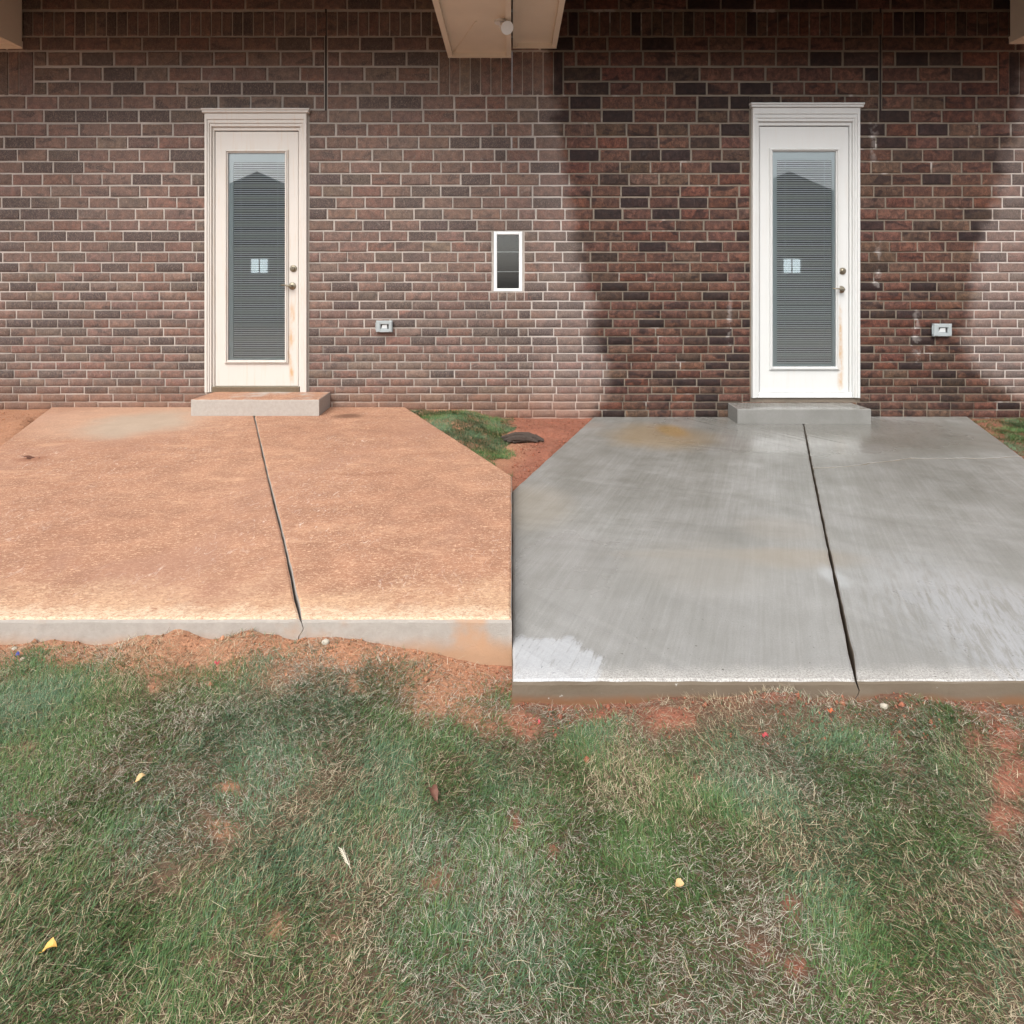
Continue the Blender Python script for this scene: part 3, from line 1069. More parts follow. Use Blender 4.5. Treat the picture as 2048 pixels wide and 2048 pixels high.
def eave_box(house, x0, x1, py_back, out=1.5):
    """boxed eave return: frame boards round a recessed soffit panel, its side boards rising to the roof"""
    xa, xb = X_(x0), X_(x1)
    z = Z_(py_back)
    e = MB()
    yo = D - out
    e.box(xa, xb, D - 0.012, D + 0.03, z, z + 0.075)                       # trim on the wall
    e.box(xa, xa + 0.05, yo, D - 0.014, z + 0.012, WT + 0.015)                # side boards
    e.box(xb - 0.05, xb, yo, D - 0.014, z + 0.012, WT + 0.015)
    e.box(xa + 0.052, xb - 0.052, yo, yo + 0.05, z + 0.012, WT + 0.015)
    o = e.build('eave_box', M_EAVE_L, house)
    p = MB().box(xa + 0.051, xb - 0.051, yo + 0.052, D - 0.013, z + 0.05, z + 0.07)
    w_ = xb - xa
    if w_ > 0.6:
        p.tube([(xa + 0.06, D - 0.03, z + 0.045), (xa + 0.06 + w_ * 0.42, D - 0.75, z + 0.045)], 0.006, 6)
    p.build('soffit_panel', M_EAVE_L, o)
    return o


eave_box(houseL, 896, 1022.5, 116)
eave_box(houseR, 1025.5, 1113, 97)
eave_box(houseL, -460, 46, 98)
eave_box(houseR, 2018, 2508, 88)


# ------------------------------------------------------------------ doors
def make_door(house, d, paint, label, dxs):
    fr = MB()
    xo0, xo1, xs0, xs1 = X_(d['c0']), X_(d['c1']), X_(d['s0']), X_(d['s1'])
    zt, zb, zs = Z_(d['top'] + 9), Z_(d['cb']), Z_(d['slab'])
    zsb = Z_(d['bot'])

    def jamb(o_, i_, sgn):
        w_ = (i_ - o_)
        steps = [(0.0, 0.30, -0.034), (0.30, 0.52, -0.026), (0.52, 0.72, -0.018), (0.72, 0.97, 0.004)]
        for a, b, y in steps:
            p, q = sorted((o_ + w_ * a, o_ + w_ * b))
            fr.box(p, q, D + y, D + 0.10, zb, zt - 0.006 if a == 0 else zt - abs(w_) * a, 0.003)
    jamb(xo0, xs0, 1)
    jamb(xo1, xs1, -1)
    hw = zt - zs
    for a, b, y in [(0.0, 0.36, -0.0345), (0.36, 0.58, -0.0265), (0.58, 0.76, -0.0185), (0.76, 0.97, 0.0035)]:
        k = abs(xs0 - xo0) * (a + 0.004)
        fr.box(xo0 + k, xo1 - k, D + y, D + 0.10, zt - hw * b, zt - hw * a - 0.001, 0.003)
    f = fr.build('door_frame', paint, house)
    cp = MB()
    cp.box(xo0 - 0.018, xo1 + 0.026, D - 0.052, D + 0.03, zt + 0.001, Z_(d['top'] + 4), 0.004)
    cp.box(xo0 - 0.026, xo1 + 0.034, D - 0.058, D + 0.03, Z_(d['top'] + 4) + 0.001, Z_(d['top']), 0.004)
    cp.build('drip_cap', paint, f)
    MB().box(xs0 - 0.02, xs1 + 0.02, D - 0.018, D + 0.09, zb, zsb - 0.004, 0.004).build('threshold', M_WHITE if dxs else M_NICKEL, f)
    # leaf: stiles and rails round the light
    yf = D + 0.012
    m0, m1, mt, mbm = X_(d['m0']), X_(d['m1']), Z_(d['mt']), Z_(d['mb'])
    lf = MB()
    a0, a1 = xs0 + 0.004, xs1 - 0.004
    lf.box(a0, m0, yf, yf + 0.045, zsb, zs - 0.005)
    lf.box(m1, a1, yf, yf + 0.045, zsb, zs - 0.005)
    lf.box(m0, m1, yf, yf + 0.045, zsb, mbm)
    lf.box(m0, m1, yf, yf + 0.045, mt, zs - 0.005)
    leaf = lf.build('door', paint, house)
    leaf['label'] = label
    MB().box(xs0 - 0.001, xs1 + 0.001, yf + 0.05, yf + 0.06, zsb, zs + 0.002).build('door_gasket', M_SEAL, f)
    g0, g1, gt, gb = X_(d['g0']), X_(d['g1']), Z_(d['gt']), Z_(d['gb'])
    mo = MB()
    # stepped moulding round the light
    i0, i1, it, ib = m0, m1, mt, mbm
    for w_, y in ((0.011, -0.016), (0.010, -0.024), (0.012, -0.012)):
        mo.box(i0, i0 + w_, yf + y, yf + 0.03, ib, it, 0.002)
        mo.box(i1 - w_, i1, yf + y, yf + 0.03, ib, it, 0.002)
        mo.box(i0 + w_, i1 - w_, yf + y - 0.0004, yf + 0.03, it - w_, it, 0.002)
        mo.box(i0 + w_, i1 - w_, yf + y - 0.0004, yf + 0.03, ib, ib + w_, 0.002)
        i0, i1, it, ib = i0 + w_, i1 - w_, it - w_, ib + w_
    mo.build('pane_moulding', paint, leaf)
    sp = MB()
    sp.box(i0, g0, yf + 0.014, yf + 0.03, ib, it)
    sp.box(g1, i1, yf + 0.014, yf + 0.03, ib, it) if i1 > g1 + 0.001 else None
    sp.box(g0, min(g1, i1), yf + 0.0145, yf + 0.03, gt, it)
    sp.box(g0, min(g1, i1), yf + 0.0145, yf + 0.03, ib, gb) if gb > ib + 0.001 else None
    sp.build('glass_spacer', M_SPACER, leaf)
    pn = MB().box(i0 + 0.0005, i1 - 0.0005, yf + 0.004, yf + 0.010, ib + 0.0005, it - 0.0005)
    pn.build('pane', M_GLASS, leaf)
    gx1 = min(g1, i1)
    n = int((gt - gb) / (4.35 * K))
    sl = MB()
    dz = (gt - gb) / n
    for i in range(n):
        z = gb + (i + 0.5) * dz
        jz = random.uniform(-0.0013, 0.0013)
        ya, yb = yf + 0.018, yf + 0.030
        z0, z1 = z - dz * 0.33 + jz, z + dz * 0.36 + jz
        ym, zm = (ya + yb) / 2, (z0 + z1) / 2 + 0.0012
        sl.add([(g0 + .001, ya, z0), (gx1 - .001, ya, z0), (gx1 - .001, ym, zm), (g0 + .001, ym, zm), (gx1 - .001, yb, z1), (g0 + .001, yb, z1)],
               [(0, 1, 2, 3), (3, 2, 4, 5)])
    tag(sl.build('blind_slats', M_SLAT, leaf), kind='stuff')
    for k in (0.15, 0.86):
        xk = g0 + (gx1 - g0) * k
        MB().box(xk - 0.0013, xk + 0.0013, yf + 0.0155, yf + 0.0172, gb, gt).build('blind_cord', M_SPACER, leaf)
    MB().box(i0 - 0.02, i1 + 0.02, yf + 0.034, yf + 0.040, ib - 0.02, it + 0.02).build('dark_interior_backing', M_ROOM, leaf)
    # deadbolt
    bx, bz = wall_xz(*d['bolt'])
    db = MB()
    db.lathe_y(bx, bz, [(0.036, yf), (0.036, yf - 0.006), (0.032, yf - 0.012), (0.021, yf - 0.014), (0.020, yf - 0.024), (0.016, yf - 0.027)], 24)
    db.box(bx - 0.002, bx + 0.002, yf - 0.0285, yf - 0.027, bz - 0.008, bz + 0.008)
    db.build('deadbolt', M_NICKEL, leaf)
    lx, lz = wall_xz(*d['lever'])
    lv = MB()
    lv.lathe_y(lx, lz, [(0.038, yf), (0.038, yf - 0.006), (0.033, yf - 0.012), (0.016, yf - 0.016), (0.013, yf - 0.050), (0.014, yf - 0.058), (0.010, yf - 0.062)], 24)
    lv.tube([(lx + 0.004, yf - 0.052, lz), (lx - 0.03, yf - 0.054, lz + 0.004), (lx - 0.06, yf - 0.052, lz + 0.010), (lx - 0.085, yf - 0.048, lz + 0.009), (lx - 0.105, yf - 0.040, lz + 0.012)],
            [0.010, 0.009, 0.0075, 0.0065, 0.006], 10)
    lv.build('lever_handle', M_NICKEL, leaf)


P_L = paint_mat('warm_cast_paint', (0.62, 0.585, 0.54), X_(583), Z_(765), Z_(600), 0.85, 0.38)  # orange bounce from the patio painted into the white, along with dirt
P_R = paint_mat('washed_white_paint', (0.61, 0.62, 0.61), X_(1682), Z_(775), Z_(600), 0.85, 0.10)
make_door(houseL, DOORS['L'], P_L, 'warm tinted white door with rust streaks, above the orange topped step', 0)
make_door(houseR, DOORS['R'], P_R, 'clean white door with brown run marks, above the wet grey step', 1)

# ------------------------------------------------------------------ window between the two doors
wf = MB()
x0, x1, z0, z1 = wh[0] + 0.001, wh[1] - 0.001, wh[2] + 0.001, wh[3] - 0.001
yw = D + 0.01
b_ = 0.034
wf.box(x0, x0 + b_, yw, yw + 0.09, z0, z1, 0.004)
wf.box(x1 - b_, x1, yw, yw + 0.09, z0, z1, 0.004)
wf.box(x0 + b_, x1 - b_, yw + 0.0005, yw + 0.09, z0, z0 + b_ * 0.9, 0.004)
wf.box(x0 + b_, x1 - b_, yw + 0.0005, yw + 0.09, z1 - b_, z1, 0.004)
win = wf.build('window', M_WHITE, houseL)
win['label'] = 'narrow white framed window at the edge of the dry wall'
MB().box(x0 + b_, x1 - b_, yw + 0.035, yw + 0.040, z0 + b_ * 0.9, z1 - b_).build('pane', M_GLASS, win)
for k in (0.33, 0.66):
    zk = z0 + (z1 - z0) * k
    MB().box(x0 + b_, x1 - b_, yw + 0.048, yw + 0.054, zk - 0.004, zk + 0.004).build('muntin', M_WHITE, win)
MB().box(x0 - 0.02, x1 + 0.02, yw + 0.10, yw + 0.20, z0 - 0.02, z1 + 0.02).build('dark_interior_sheet', M_ROOM, win)  # dark sheet in place of the unlit interior


# ------------------------------------------------------------------ outlet covers and flood light
def outlet(x0, x1, y0, y1, label):
    xa, xb, za, zb = X_(x0), X_(x1), Z_(y1), Z_(y0)
    t = empty('outlet_box', ((xa + xb) / 2, D, za))
    tag(t, label, 'outlet cover', 'weatherproof outlet covers on the brick')
    MB().box(xa + 0.008, xb - 0.008, D - 0.012, D + 0.006, za + 0.006, zb - 0.004).build('back_plate', M_BOX, t)
    w_, h_ = xb - xa, zb - za
    wx0, wx1, wz0, wz1 = xa + w_ * .28, xb - w_ * .22, za + h_ * .28, zb - h_ * .30
    c = MB()
    yf = D - 0.048
    c.box(xa, wx0, yf, D - 0.013, za, zb, 0.008)
    c.box(wx1, xb, yf, D - 0.013, za, zb, 0.008)
    c.box(wx0 - 0.006, wx1 + 0.006, yf + 0.001, D - 0.013, za, wz0, 0.004)
    c.box(wx0 - 0.006, wx1 + 0.006, yf + 0.001, D - 0.013, wz1, zb, 0.004)
    cv = c.build('cover', M_BOX, t)
    c2 = MB()
    c2.tube([(xa - 0.004, yf + 0.02, za + 0.02), (xa - 0.004, yf + 0.02, zb - 0.02)], 0.006, 8)
    c2.build('hinge', M_BOX, t)
    MB().box(wx0 + 0.001, wx1 - 0.001, D - 0.0260, D - 0.024, wz0 + 0.001, wz1 - 0.001).build('recess', M_RECESS, t)
    l = MB()
    l.add([(wx0 + .004, D - 0.03, wz0 + .004), (wx1 - .016, D - 0.03, wz0 + .004), (wx1 - .022, D - 0.036, wz1 - .004), (wx0 + .016, D - 0.036, wz1 - .008), (wx0 + .01, D - 0.0265, wz0 + .004), (wx1 - .02, D - 0.0265, wz1 - .004)],
          [(0, 1, 2, 3), (0, 3, 4), (1, 5, 2)])
    l.build('lens', M_LENS, t)


outlet(754, 786, 641, 664, 'grey outlet cover on the dry brick wall, right of the warm tinted door')
outlet(1862, 1898, 647, 672, 'grey outlet cover on the wet brick wall, right of the white door')

fx, fz = X_(1004), Z_(116) + 0.05
fl = empty('flood_light', (fx, D - 0.75, fz))
tag(fl, 'white flood light hanging under the cream eave box', 'light')
b = MB()
b.tube([(fx, D - 0.75, fz), (fx, D - 0.75, fz - 0.02)], 0.055, 20)
b.build('mounting_plate', M_WHITE, fl)
b = MB()
b.tube([(fx, D - 0.75, fz - 0.02), (fx + 0.01, D - 0.77, fz - 0.055)], 0.014, 10)
b.build('swivel_arm', M_WHITE, fl)
b = MB()
p0, dv = Vector((fx + 0.01, D - 0.77, fz - 0.05)), Vector((0.35, -0.7, -0.45)).normalized()
b.tube([p0, p0 + dv * 0.03, p0 + dv * 0.08, p0 + dv * 0.13], [0.02, 0.035, 0.042, 0.058], 20)
b.build('lamp_head', M_WHITE, fl, smooth=False)


# ------------------------------------------------------------------ slabs
def resample(pts, step, jit, keep_ends=True):
    out = []
    for i in range(len(pts)):
        a, b = Vector(pts[i]), Vector(pts[(i + 1) % len(pts)])
        n = max(1, int((b - a).length / step))
        for k in range(n):
            p = a.lerp(b, k / n)
            if k:
                nrm = Vector((-(b - a).y, (b - a).x)).normalized()
                s_ = p.x * 7.1 + p.y * 5.3
                p = p + nrm * jit * (math.sin(s_ * 3.1) * 0.5 + math.sin(s_ * 11.7) * 0.3 + random.uniform(-1, 1) * 0.6)
            out.append(p)
    return out


def slab(name, outline, z, depth, mat, parent, step=0.05, jit=0.0016, r=0.012, kink=None):
    pts = resample(outline, step, jit)
    n = len(pts)
    area = sum(pts[i].x * pts[(i + 1) % n].y - pts[(i + 1) % n].x * pts[i].y for i in range(n))
    if area < 0:
        pts.reverse()

    def inset(d):
        res = []
        for i in range(n):
            t = (pts[(i + 1) % n] - pts[i - 1]).normalized()
            res.append(pts[i] + Vector((-t.y, t.x)) * d)
        return res
    rings = []
    for d, dz, kx in ((0, -depth, -0.030), (0, -0.066, -0.006), (0, -0.052, 0.004), (0, -0.036, 0.0105), (0, -r * 1.3, 0.003), (r * 0.25, -r * 0.45, 0), (r, 0, 0)):
        rings.append([(p.x + (kx if kink and math.hypot(p.x - kink[0], p.y - kink[1]) < 0.012 else 0), p.y, z + dz + (random.uniform(-.0012, .0012) if dz > -0.05 else 0)) for p in inset(d)])
    vs = [v for rg in rings for v in rg]
    fs = []
    for k in range(6):
        for i in range(n):
            j = (i + 1) % n
            fs.append((k * n + i, k * n + j, (k + 1) * n + j, (k + 1) * n + i))
    fs.append(tuple(6 * n + i for i in range(n)))
    me = bpy.data.meshes.new(name)
    me.from_pydata(vs, [], fs)
    bm = bmesh.new()
    bm.from_mesh(me)
    bm.faces.ensure_lookup_table()
    bmesh.ops.triangulate(bm, faces=[bm.faces[len(fs) - 1]])
    bm.to_mesh(me)
    bm.free()
    return link(name, me, mat, parent)


def jl(seq, z):
    return [on_plane(px, py, z) for px, py in seq]


def shifted(line, d):
    return [(x + d, y) for x, y in line]


# left patio: joint from the step to a ragged crack at the front
jL = jl([(508, 830), (512, 846), (532, 935), (551, 1012), (567, 1075), (584, 1152), (589, 1180), (597, 1213), (602, 1236)], 0)
jL = [(jL[0][0] - 0.478 * (YB - jL[0][1]), YB)] + jL
yb = YB
aL, bL = left_poly_edges(np.array(yb))
corner = (float(left_poly_edges(np.array(YFL))[0]), YFL)
patL = empty('concrete_patio', (jL[0][0], D, 0))
tag(patL, 'orange stained dry concrete patio with a dark centre joint', 'patio', 'concrete patios')
gapw = np.linspace(0.0030, 0.0052, len(jL))
lineA = [(x - g, y) for (x, y), g in zip(jL, gapw)]
lineB = [(x + g, y) for (x, y), g in zip(jL, gapw)]
jx = jL[-1][0]
lineA[-1] = (jx - 0.0016, YFL)
lineB[-1] = (jx + 0.0016, YFL)
KL = (jx, YFL)
ysL = 3.93
slab('slab', [(float(aL), yb), corner] + lineA[::-1], 0, 0.2, M_ORANGE, patL, kink=KL)
slab('slab', lineB + [(-0.0008, YFL), (-0.0008, ysL), (float(bL), yb)], 0, 0.2, M_ORANGE, patL, kink=KL)

# right patio: main joint and a cross crack that splits the right half
jR = jl([(1607, 846), (1624, 936), (1654, 1081), (1665, 1130), (1677, 1187), (1690, 1250), (1705, 1320), (1713, 1362)], ZR)
jR = [(jR[0][0] + 0.44 * (YB - jR[0][1]), YB)] + jR
cr = jl([(1624, 936), (1662, 935), (1700, 932), (1722, 930), (1740, 926), (1762, 924), (1783, 922), (1803, 919), (1823, 916), (1848, 918), (1872, 917), (1900, 917), (1928, 916), (1965, 917), (1998, 916), (2014, 914), (2029, 912)], ZR)
patR = empty('concrete_patio', (jR[0][0], D, ZR))
tag(patR, 'wet grey broom finished concrete patio with a cross crack on its right half', 'patio', 'concrete patios')
gapw = np.linspace(0.0032, 0.0062, len(jR))
lineA = [(x - g, y) for (x, y), g in zip(jR, gapw)]
lineB = [(x + g, y) for (x, y), g in zip(jR, gapw)]
jx = jR[-1][0]
lineA[-1] = (jx - 0.0018, YFR)
lineB[-1] = (jx + 0.0018, YFR)
KR = (jx, YFR)
cR, dR = right_poly_edges(np.array(yb))
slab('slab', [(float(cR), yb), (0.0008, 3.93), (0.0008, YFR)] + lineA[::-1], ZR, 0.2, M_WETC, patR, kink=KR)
cend = (float(right_poly_edges(np.array(cr[-1][1]))[1]), cr[-1][1])
crl = cr[:-1] + [cend]
back = [lineB[0], lineB[1]] + [(x + (0.006 if i == 0 else 0), y + 0.0018) for i, (x, y) in enumerate(crl)] + [(float(dR), yb)]
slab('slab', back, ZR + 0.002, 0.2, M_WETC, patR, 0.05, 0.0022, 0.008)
yfc = float(right_poly_edges(np.array(YFR))[1])
front = [(x + (0.006 if i == 0 else 0), y - 0.0018) for i, (x, y) in enumerate(crl)][::-1] + lineB[3:] + [(yfc, YFR)]
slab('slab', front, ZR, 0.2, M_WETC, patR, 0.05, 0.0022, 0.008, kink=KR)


def step_block(px0, px1, py_top, py_bot, zbase, mat, label, fl_=0.0):
    xa, ya = on_plane(px0, py_bot, zbase)
    xb, _ = on_plane(px1, py_bot, zbase)
    zt = zbase + (py_bot - py_top) / (py_bot - YH) * (H - zbase)
    e = empty('concrete_step', ((xa + xb) / 2, ya, zbase))
    ol = [(xa, ya), (xb, ya), (xb - fl_, YB - 0.008), (xa + fl_, YB - 0.008)]
    me = slab('step_tmp', ol, zt, zt - zbase - 0.001, mat, None, 0.06, 0.0014, 0.008)
    me.name = 'concrete_step_body'
    bpy.data.objects.remove(e)
    me.name = 'concrete_step'
    me.data.name = 'concrete_step'
    tag(me, label, 'step', 'door steps')
    return me


step_block(382, 638, 799, 832, 0.0, M_STEPO, 'low concrete step with orange top and grey front below the warm tinted door', 0.02)
step_block(1475, 1742, 818, 848, ZR, M_STEPW, 'low wet dark grey concrete step below the clean white door', 0.02)
M_MORTCOL = flat_mat('mortar_smear', (0.34, 0.28, 0.24), 0.95, var=0.3, scale=20, bump=0.5)
# brick ledge that carries the left threshold above the step
# ------------------------------------------------------------------ grass
def scatter(n, x0, x1, y0, y1):
    return rng.uniform(x0, x1, n), rng.uniform(y0, y1, n)


def outer(x, y):
    return np.where((y < 2.4) & (np.abs(x) > 0.97 * np.minimum(0.86 * y + 0.55, 2.75)), 1.0, 0.0)


def make_blades(name, x, y, length, width, lean, mat, col, az=None, segs=3, lift=0.0, curl=0.9, twist=0.9):
    n = len(x)
    z = relief(x, y) + lift
    az = rng.uniform(0, 2 * np.pi, n) if az is None else az
    el = lean                                     # elevation of the base, radians
    bend = rng.uniform(0.2, 1.0, n) * curl
    tw = rng.uniform(-twist, twist, n)
    V = np.zeros((n, 2 * segs + 1, 3))
    p = np.stack([x, y, z], 1)
    sl = length / segs
    for k in range(segs + 1):
        a = az + tw * (k / segs)
        side = np.stack([-np.sin(a), np.cos(a), np.zeros(n)], 1)
        wv = width * (1 - 0.75 * (k / segs) ** 1.4)
        if k < segs:
            V[:, 2 * k] = p - side * wv[:, None] * 0.5
            V[:, 2 * k + 1] = p + side * wv[:, None] * 0.5
        else:
            V[:, 2 * k] = p
        e = el - bend * (k / segs)
        p = p + np.stack([np.cos(a) * np.cos(e), np.sin(a) * np.cos(e), np.sin(e)], 1) * sl[:, None]
        gmin = z + 0.001
        p[:, 2] = np.maximum(p[:, 2], gmin)
    nv = 2 * segs + 1
    base = np.arange(n)[:, None] * nv
    faces, starts, off = [], [], 0
    quads = np.concatenate([np.array([[2 * k, 2 * k + 1, 2 * k + 3, 2 * k + 2]]) for k in range(segs - 1)], 0)
    tri = np.array([[2 * segs - 2, 2 * segs - 1, 2 * segs]])
    Q = (base[:, None, :] + quads[None]).reshape(-1, 4)
    T = (base + tri).reshape(-1, 3)
    flat = np.concatenate([Q.ravel(), T.ravel()])
    st = np.concatenate([np.arange(len(Q)) * 4, len(Q) * 4 + np.arange(len(T)) * 3])
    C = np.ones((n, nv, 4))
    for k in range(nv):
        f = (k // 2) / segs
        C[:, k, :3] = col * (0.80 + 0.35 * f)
    o = np_mesh(name, V.reshape(-1, 3), flat, st, mat, None, C.reshape(-1, 4), smooth=True)
    return o


def lawn_points(n_main, n_side):
    xs, ys = [], []
    # inside the view: density follows the distance so that blades stay resolved
    y = rng.uniform(0.80, 2.32, n_main)
    hw = np.minimum(0.86 * y + 0.55, 2.75)
    x = rng.uniform(-1, 1, n_main) * hw
    keep = (rng.uniform(0, 1, n_main) < hw / 2.75) & (rng.uniform(0, 1, n_main) < sstep(1.0, 0.86, np.abs(x) / hw))
    xs.append(x[keep]); ys.append(y[keep])
    x, y = scatter(n_side, -1.15, 0.25, 3.8, 6.08)
    xs.append(x); ys.append(y)
    x, y = scatter(int(n_side * 0.8), 3.8, 5.6, 4.6, 6.08)
    xs.append(x); ys.append(y)
    # thinner lawn around, outside the frame
    x, y = scatter(int(n_main * 0.36), -4.6, 4.6, 0.25, 2.3)
    k = np.abs(x) > 0.86 * np.minimum(0.86 * y + 0.55, 2.75)
    xs.append(x[k]); ys.append(y[k])
    x, y = scatter(int(n_side * 0.6), 3.8, 6.6, 2.0, 6.0)
    k = (x > 4.9) | (y < 4.6)
    xs.append(x[k]); ys.append(y[k])
    x, y = np.concatenate(xs), np.concatenate(ys)
    k = ~inside_patio(x, y, 0.012)
    return x[k], y[k]


def front_dist(x, y):
    return np.where(x < 0, YFL, YFR) - y


# green blades
x, y = lawn_points(950000, 130000)
lf = lush_field(x, y)
lf = np.where(outer(x, y) > 0, np.clip(lf + 0.12, 0, 1), lf)
bf = bare_field(x, y)
fd = front_dist(x, y)
edge_bare = np.where((fd > 0), sstep(0.17, 0.03, fd + (fbm(x * 7, y * 7, 77) - 0.5) * 0.22), 0)
prob = np.clip(0.10 + 0.95 * lf, 0, 1) * (1 - np.clip(bf * 0.95, 0, 1)) ** 1.25 * (1 - 0.96 * edge_bare)
soilright = (y > 3) & (x > -0.04 + (fbm(x * 5, y * 5, 99) - 0.5) * 0.35) & (x < 3)
prob = np.where(soilright, 0.0, prob)
prob = prob * np.where(y > 3, 0.9, 0.85)
k = rng.uniform(0, 1, len(x)) < prob
x, y, lf = x[k], y[k], lf[k]
n = len(x)
u = rng.uniform(0, 1, n)[:, None]
tone = (fbm(x * 2.6, y * 2.6, 91) + rng.normal(0, 0.10, n))[:, None]
cgreen = np.array([[0.034, 0.078, 0.022]]) * (1 - u) + np.array([[0.090, 0.158, 0.050]]) * u
cblue = np.array([[0.044, 0.092, 0.048]]) * (1 - u) + np.array([[0.130, 0.200, 0.125]]) * u
t = sstep(0.40, 0.62, tone) * 0.8
col = (cgreen * (1 - t) + cblue * t) * 1.25
yel = (rng.uniform(0, 1, n) < 0.10)[:, None]
col = np.where(yel, col * 0.4 + np.array([[0.20, 0.20, 0.06]]) * 0.6, col)
az = fbm(x * 3.0, y * 3.0, 13) * 9.0 + rng.normal(0, 1.0, n)
g1 = make_blades('lawn_grass', x, y, rng.uniform(0.012, 0.030, n) * np.where(y > 3, 1.5, 1) * (1 + 0.3 * outer(x, y)), rng.uniform(0.0011, 0.0022, n) * np.where(y > 3, 1.5, 1) * (1 + 0.6 * outer(x, y)), rng.uniform(0.25, 1.2, n), M_BLADE, col, az, segs=2)
tag(g1, kind='stuff')
NB = n

# dry blades matted among the green
x, y = lawn_points(620000, 60000)
lf = lush_field(x, y)
bf = bare_field(x, y)
fd = front_dist(x, y)
edge_bare = np.where((fd > 0), sstep(0.08, 0.0, fd + (fbm(x * 7, y * 7, 78) - 0.5) * 0.22), 0)
prob = np.clip(0.85 - 0.5 * lf, 0.28, 1) * (1 - 0.6 * np.clip(bf, 0, 1)) * (1 - 0.8 * edge_bare)
soilright = (y > 3) & (x > -0.04 + (fbm(x * 5, y * 5, 99) - 0.5) * 0.35) & (x < 3)
prob = np.where(soilright, 0.02, prob)
prob = prob * np.where(y > 3, 0.5, 0.62)
k = rng.uniform(0, 1, len(x)) < prob
x, y = x[k], y[k]
n = len(x)
u = rng.uniform(0, 1, n)[:, None] ** 1.6
g = sstep(0.4, 0.6, fbm(x * 2.3, y * 2.3, 95))[:, None]
ctan = np.array([[0.26, 0.195, 0.110]]) * (1 - u) + np.array([[0.68, 0.58, 0.40]]) * u
cgry = np.array([[0.26, 0.235, 0.175]]) * (1 - u) + np.array([[0.68, 0.64, 0.52]]) * u
cbrn = np.array([[0.12, 0.075, 0.045]])
col = ctan * (1 - g) + cgry * g
col = np.where((rng.uniform(0, 1, n) < 0.22)[:, None], cbrn * (0.6 + u), col)
az = fbm(x * 3.0, y * 3.0, 15) * 9.0 + rng.normal(0, 1.3, n)
g2 = make_blades('dry_grass', x, y, rng.uniform(0.010, 0.032, n), rng.uniform(0.0007, 0.0013, n), rng.uniform(0.0, 0.75, n), M_STRAW, col, az, segs=2, lift=rng.uniform(0.0, 0.008, n), curl=0.45, twist=0.4)
tag(g2, kind='stuff')
print('blades', NB, n)

# long loose straws lying on lawn, soil and slab
x, y = lawn_points(2600, 420)
xs2, ys2 = scatter(600, -0.1, 0.9, 4.2, 6.05)
x, y = np.concatenate([x, xs2]), np.concatenate([y, ys2])
k = ~inside_patio(x, y, 0.01) & ((y < 3) | (rng.uniform(0, 1, len(x)) < 0.45))
x, y = x[k], y[k]
n = len(x)
u = rng.uniform(0, 1, n)[:, None]
col = np.array([[0.34, 0.26, 0.15]]) * (1 - u) + np.array([[0.62, 0.53, 0.36]]) * u
g3 = make_blades('loose_straw', x, y, rng.uniform(0.025, 0.065, n), rng.uniform(0.0008, 0.0014, n), rng.uniform(-0.05, 0.3, n), M_STRAW, col, segs=4, lift=rng.uniform(0.003, 0.016, n), curl=0.5)
tag(g3, kind='stuff')

# crumbs of soil
x, y = scatter(9000, -3.2, 3.2, 1.7, 2.25)
xs2, ys2 = scatter(2600, 0.0, 0.8, 4.0, 6.05)
xs3, ys3 = scatter(900, -5.3, -4.2, 4.7, 6.05)
x, y = np.concatenate([x, xs2, xs3]), np.concatenate([y, ys2, ys3])
fd = front_dist(x, y)
k = ~inside_patio(x, y, 0.006) & ((y > 3) | (rng.uniform(0, 1, len(x)) < sstep(0.30, 0.03, fd)))
x, y = x[k], y[k]
n = len(x)
r = rng.uniform(0.0018, 0.006, n) * np.where(rng.uniform(0, 1, n) < 0.06, 2.2, 1)
oct_ = np.array([(1, 0, 0), (-1, 0, 0), (0, 1, 0), (0, -1, 0), (0, 0, 1), (0, 0, -1)], dtype=float)
V = oct_[None] * r[:, None, None] * rng.uniform(0.6, 1.3, (n, 6, 1)) + np.stack([x, y, relief(x, y) + r * 0.3], 1)[:, None, :]
tri = np.array([(0, 2, 4), (2, 1, 4), (1, 3, 4), (3, 0, 4), (2, 0, 5), (1, 2, 5), (3, 1, 5), (0, 3, 5)])
T = (np.arange(n)[:, None, None] * 6 + tri[None]).reshape(-1, 3)
wetk = sstep(-0.3, 0.1, x)[:, None]
u = rng.uniform(0.6, 1.25, n)[:, None]
col = (np.array([[0.38, 0.18, 0.10]]) * (1 - wetk) + np.array([[0.27, 0.10, 0.06]]) * wetk) * u
C = np.ones((n, 6, 4))
C[:, :, :3] = col[:, None, :]
tag(np_mesh('soil_crumbs', V.reshape(-1, 3), T.ravel(), np.arange(len(T)) * 3, attr_mat('soil_crumb', 0.95), None, C.reshape(-1, 4)), kind='stuff')


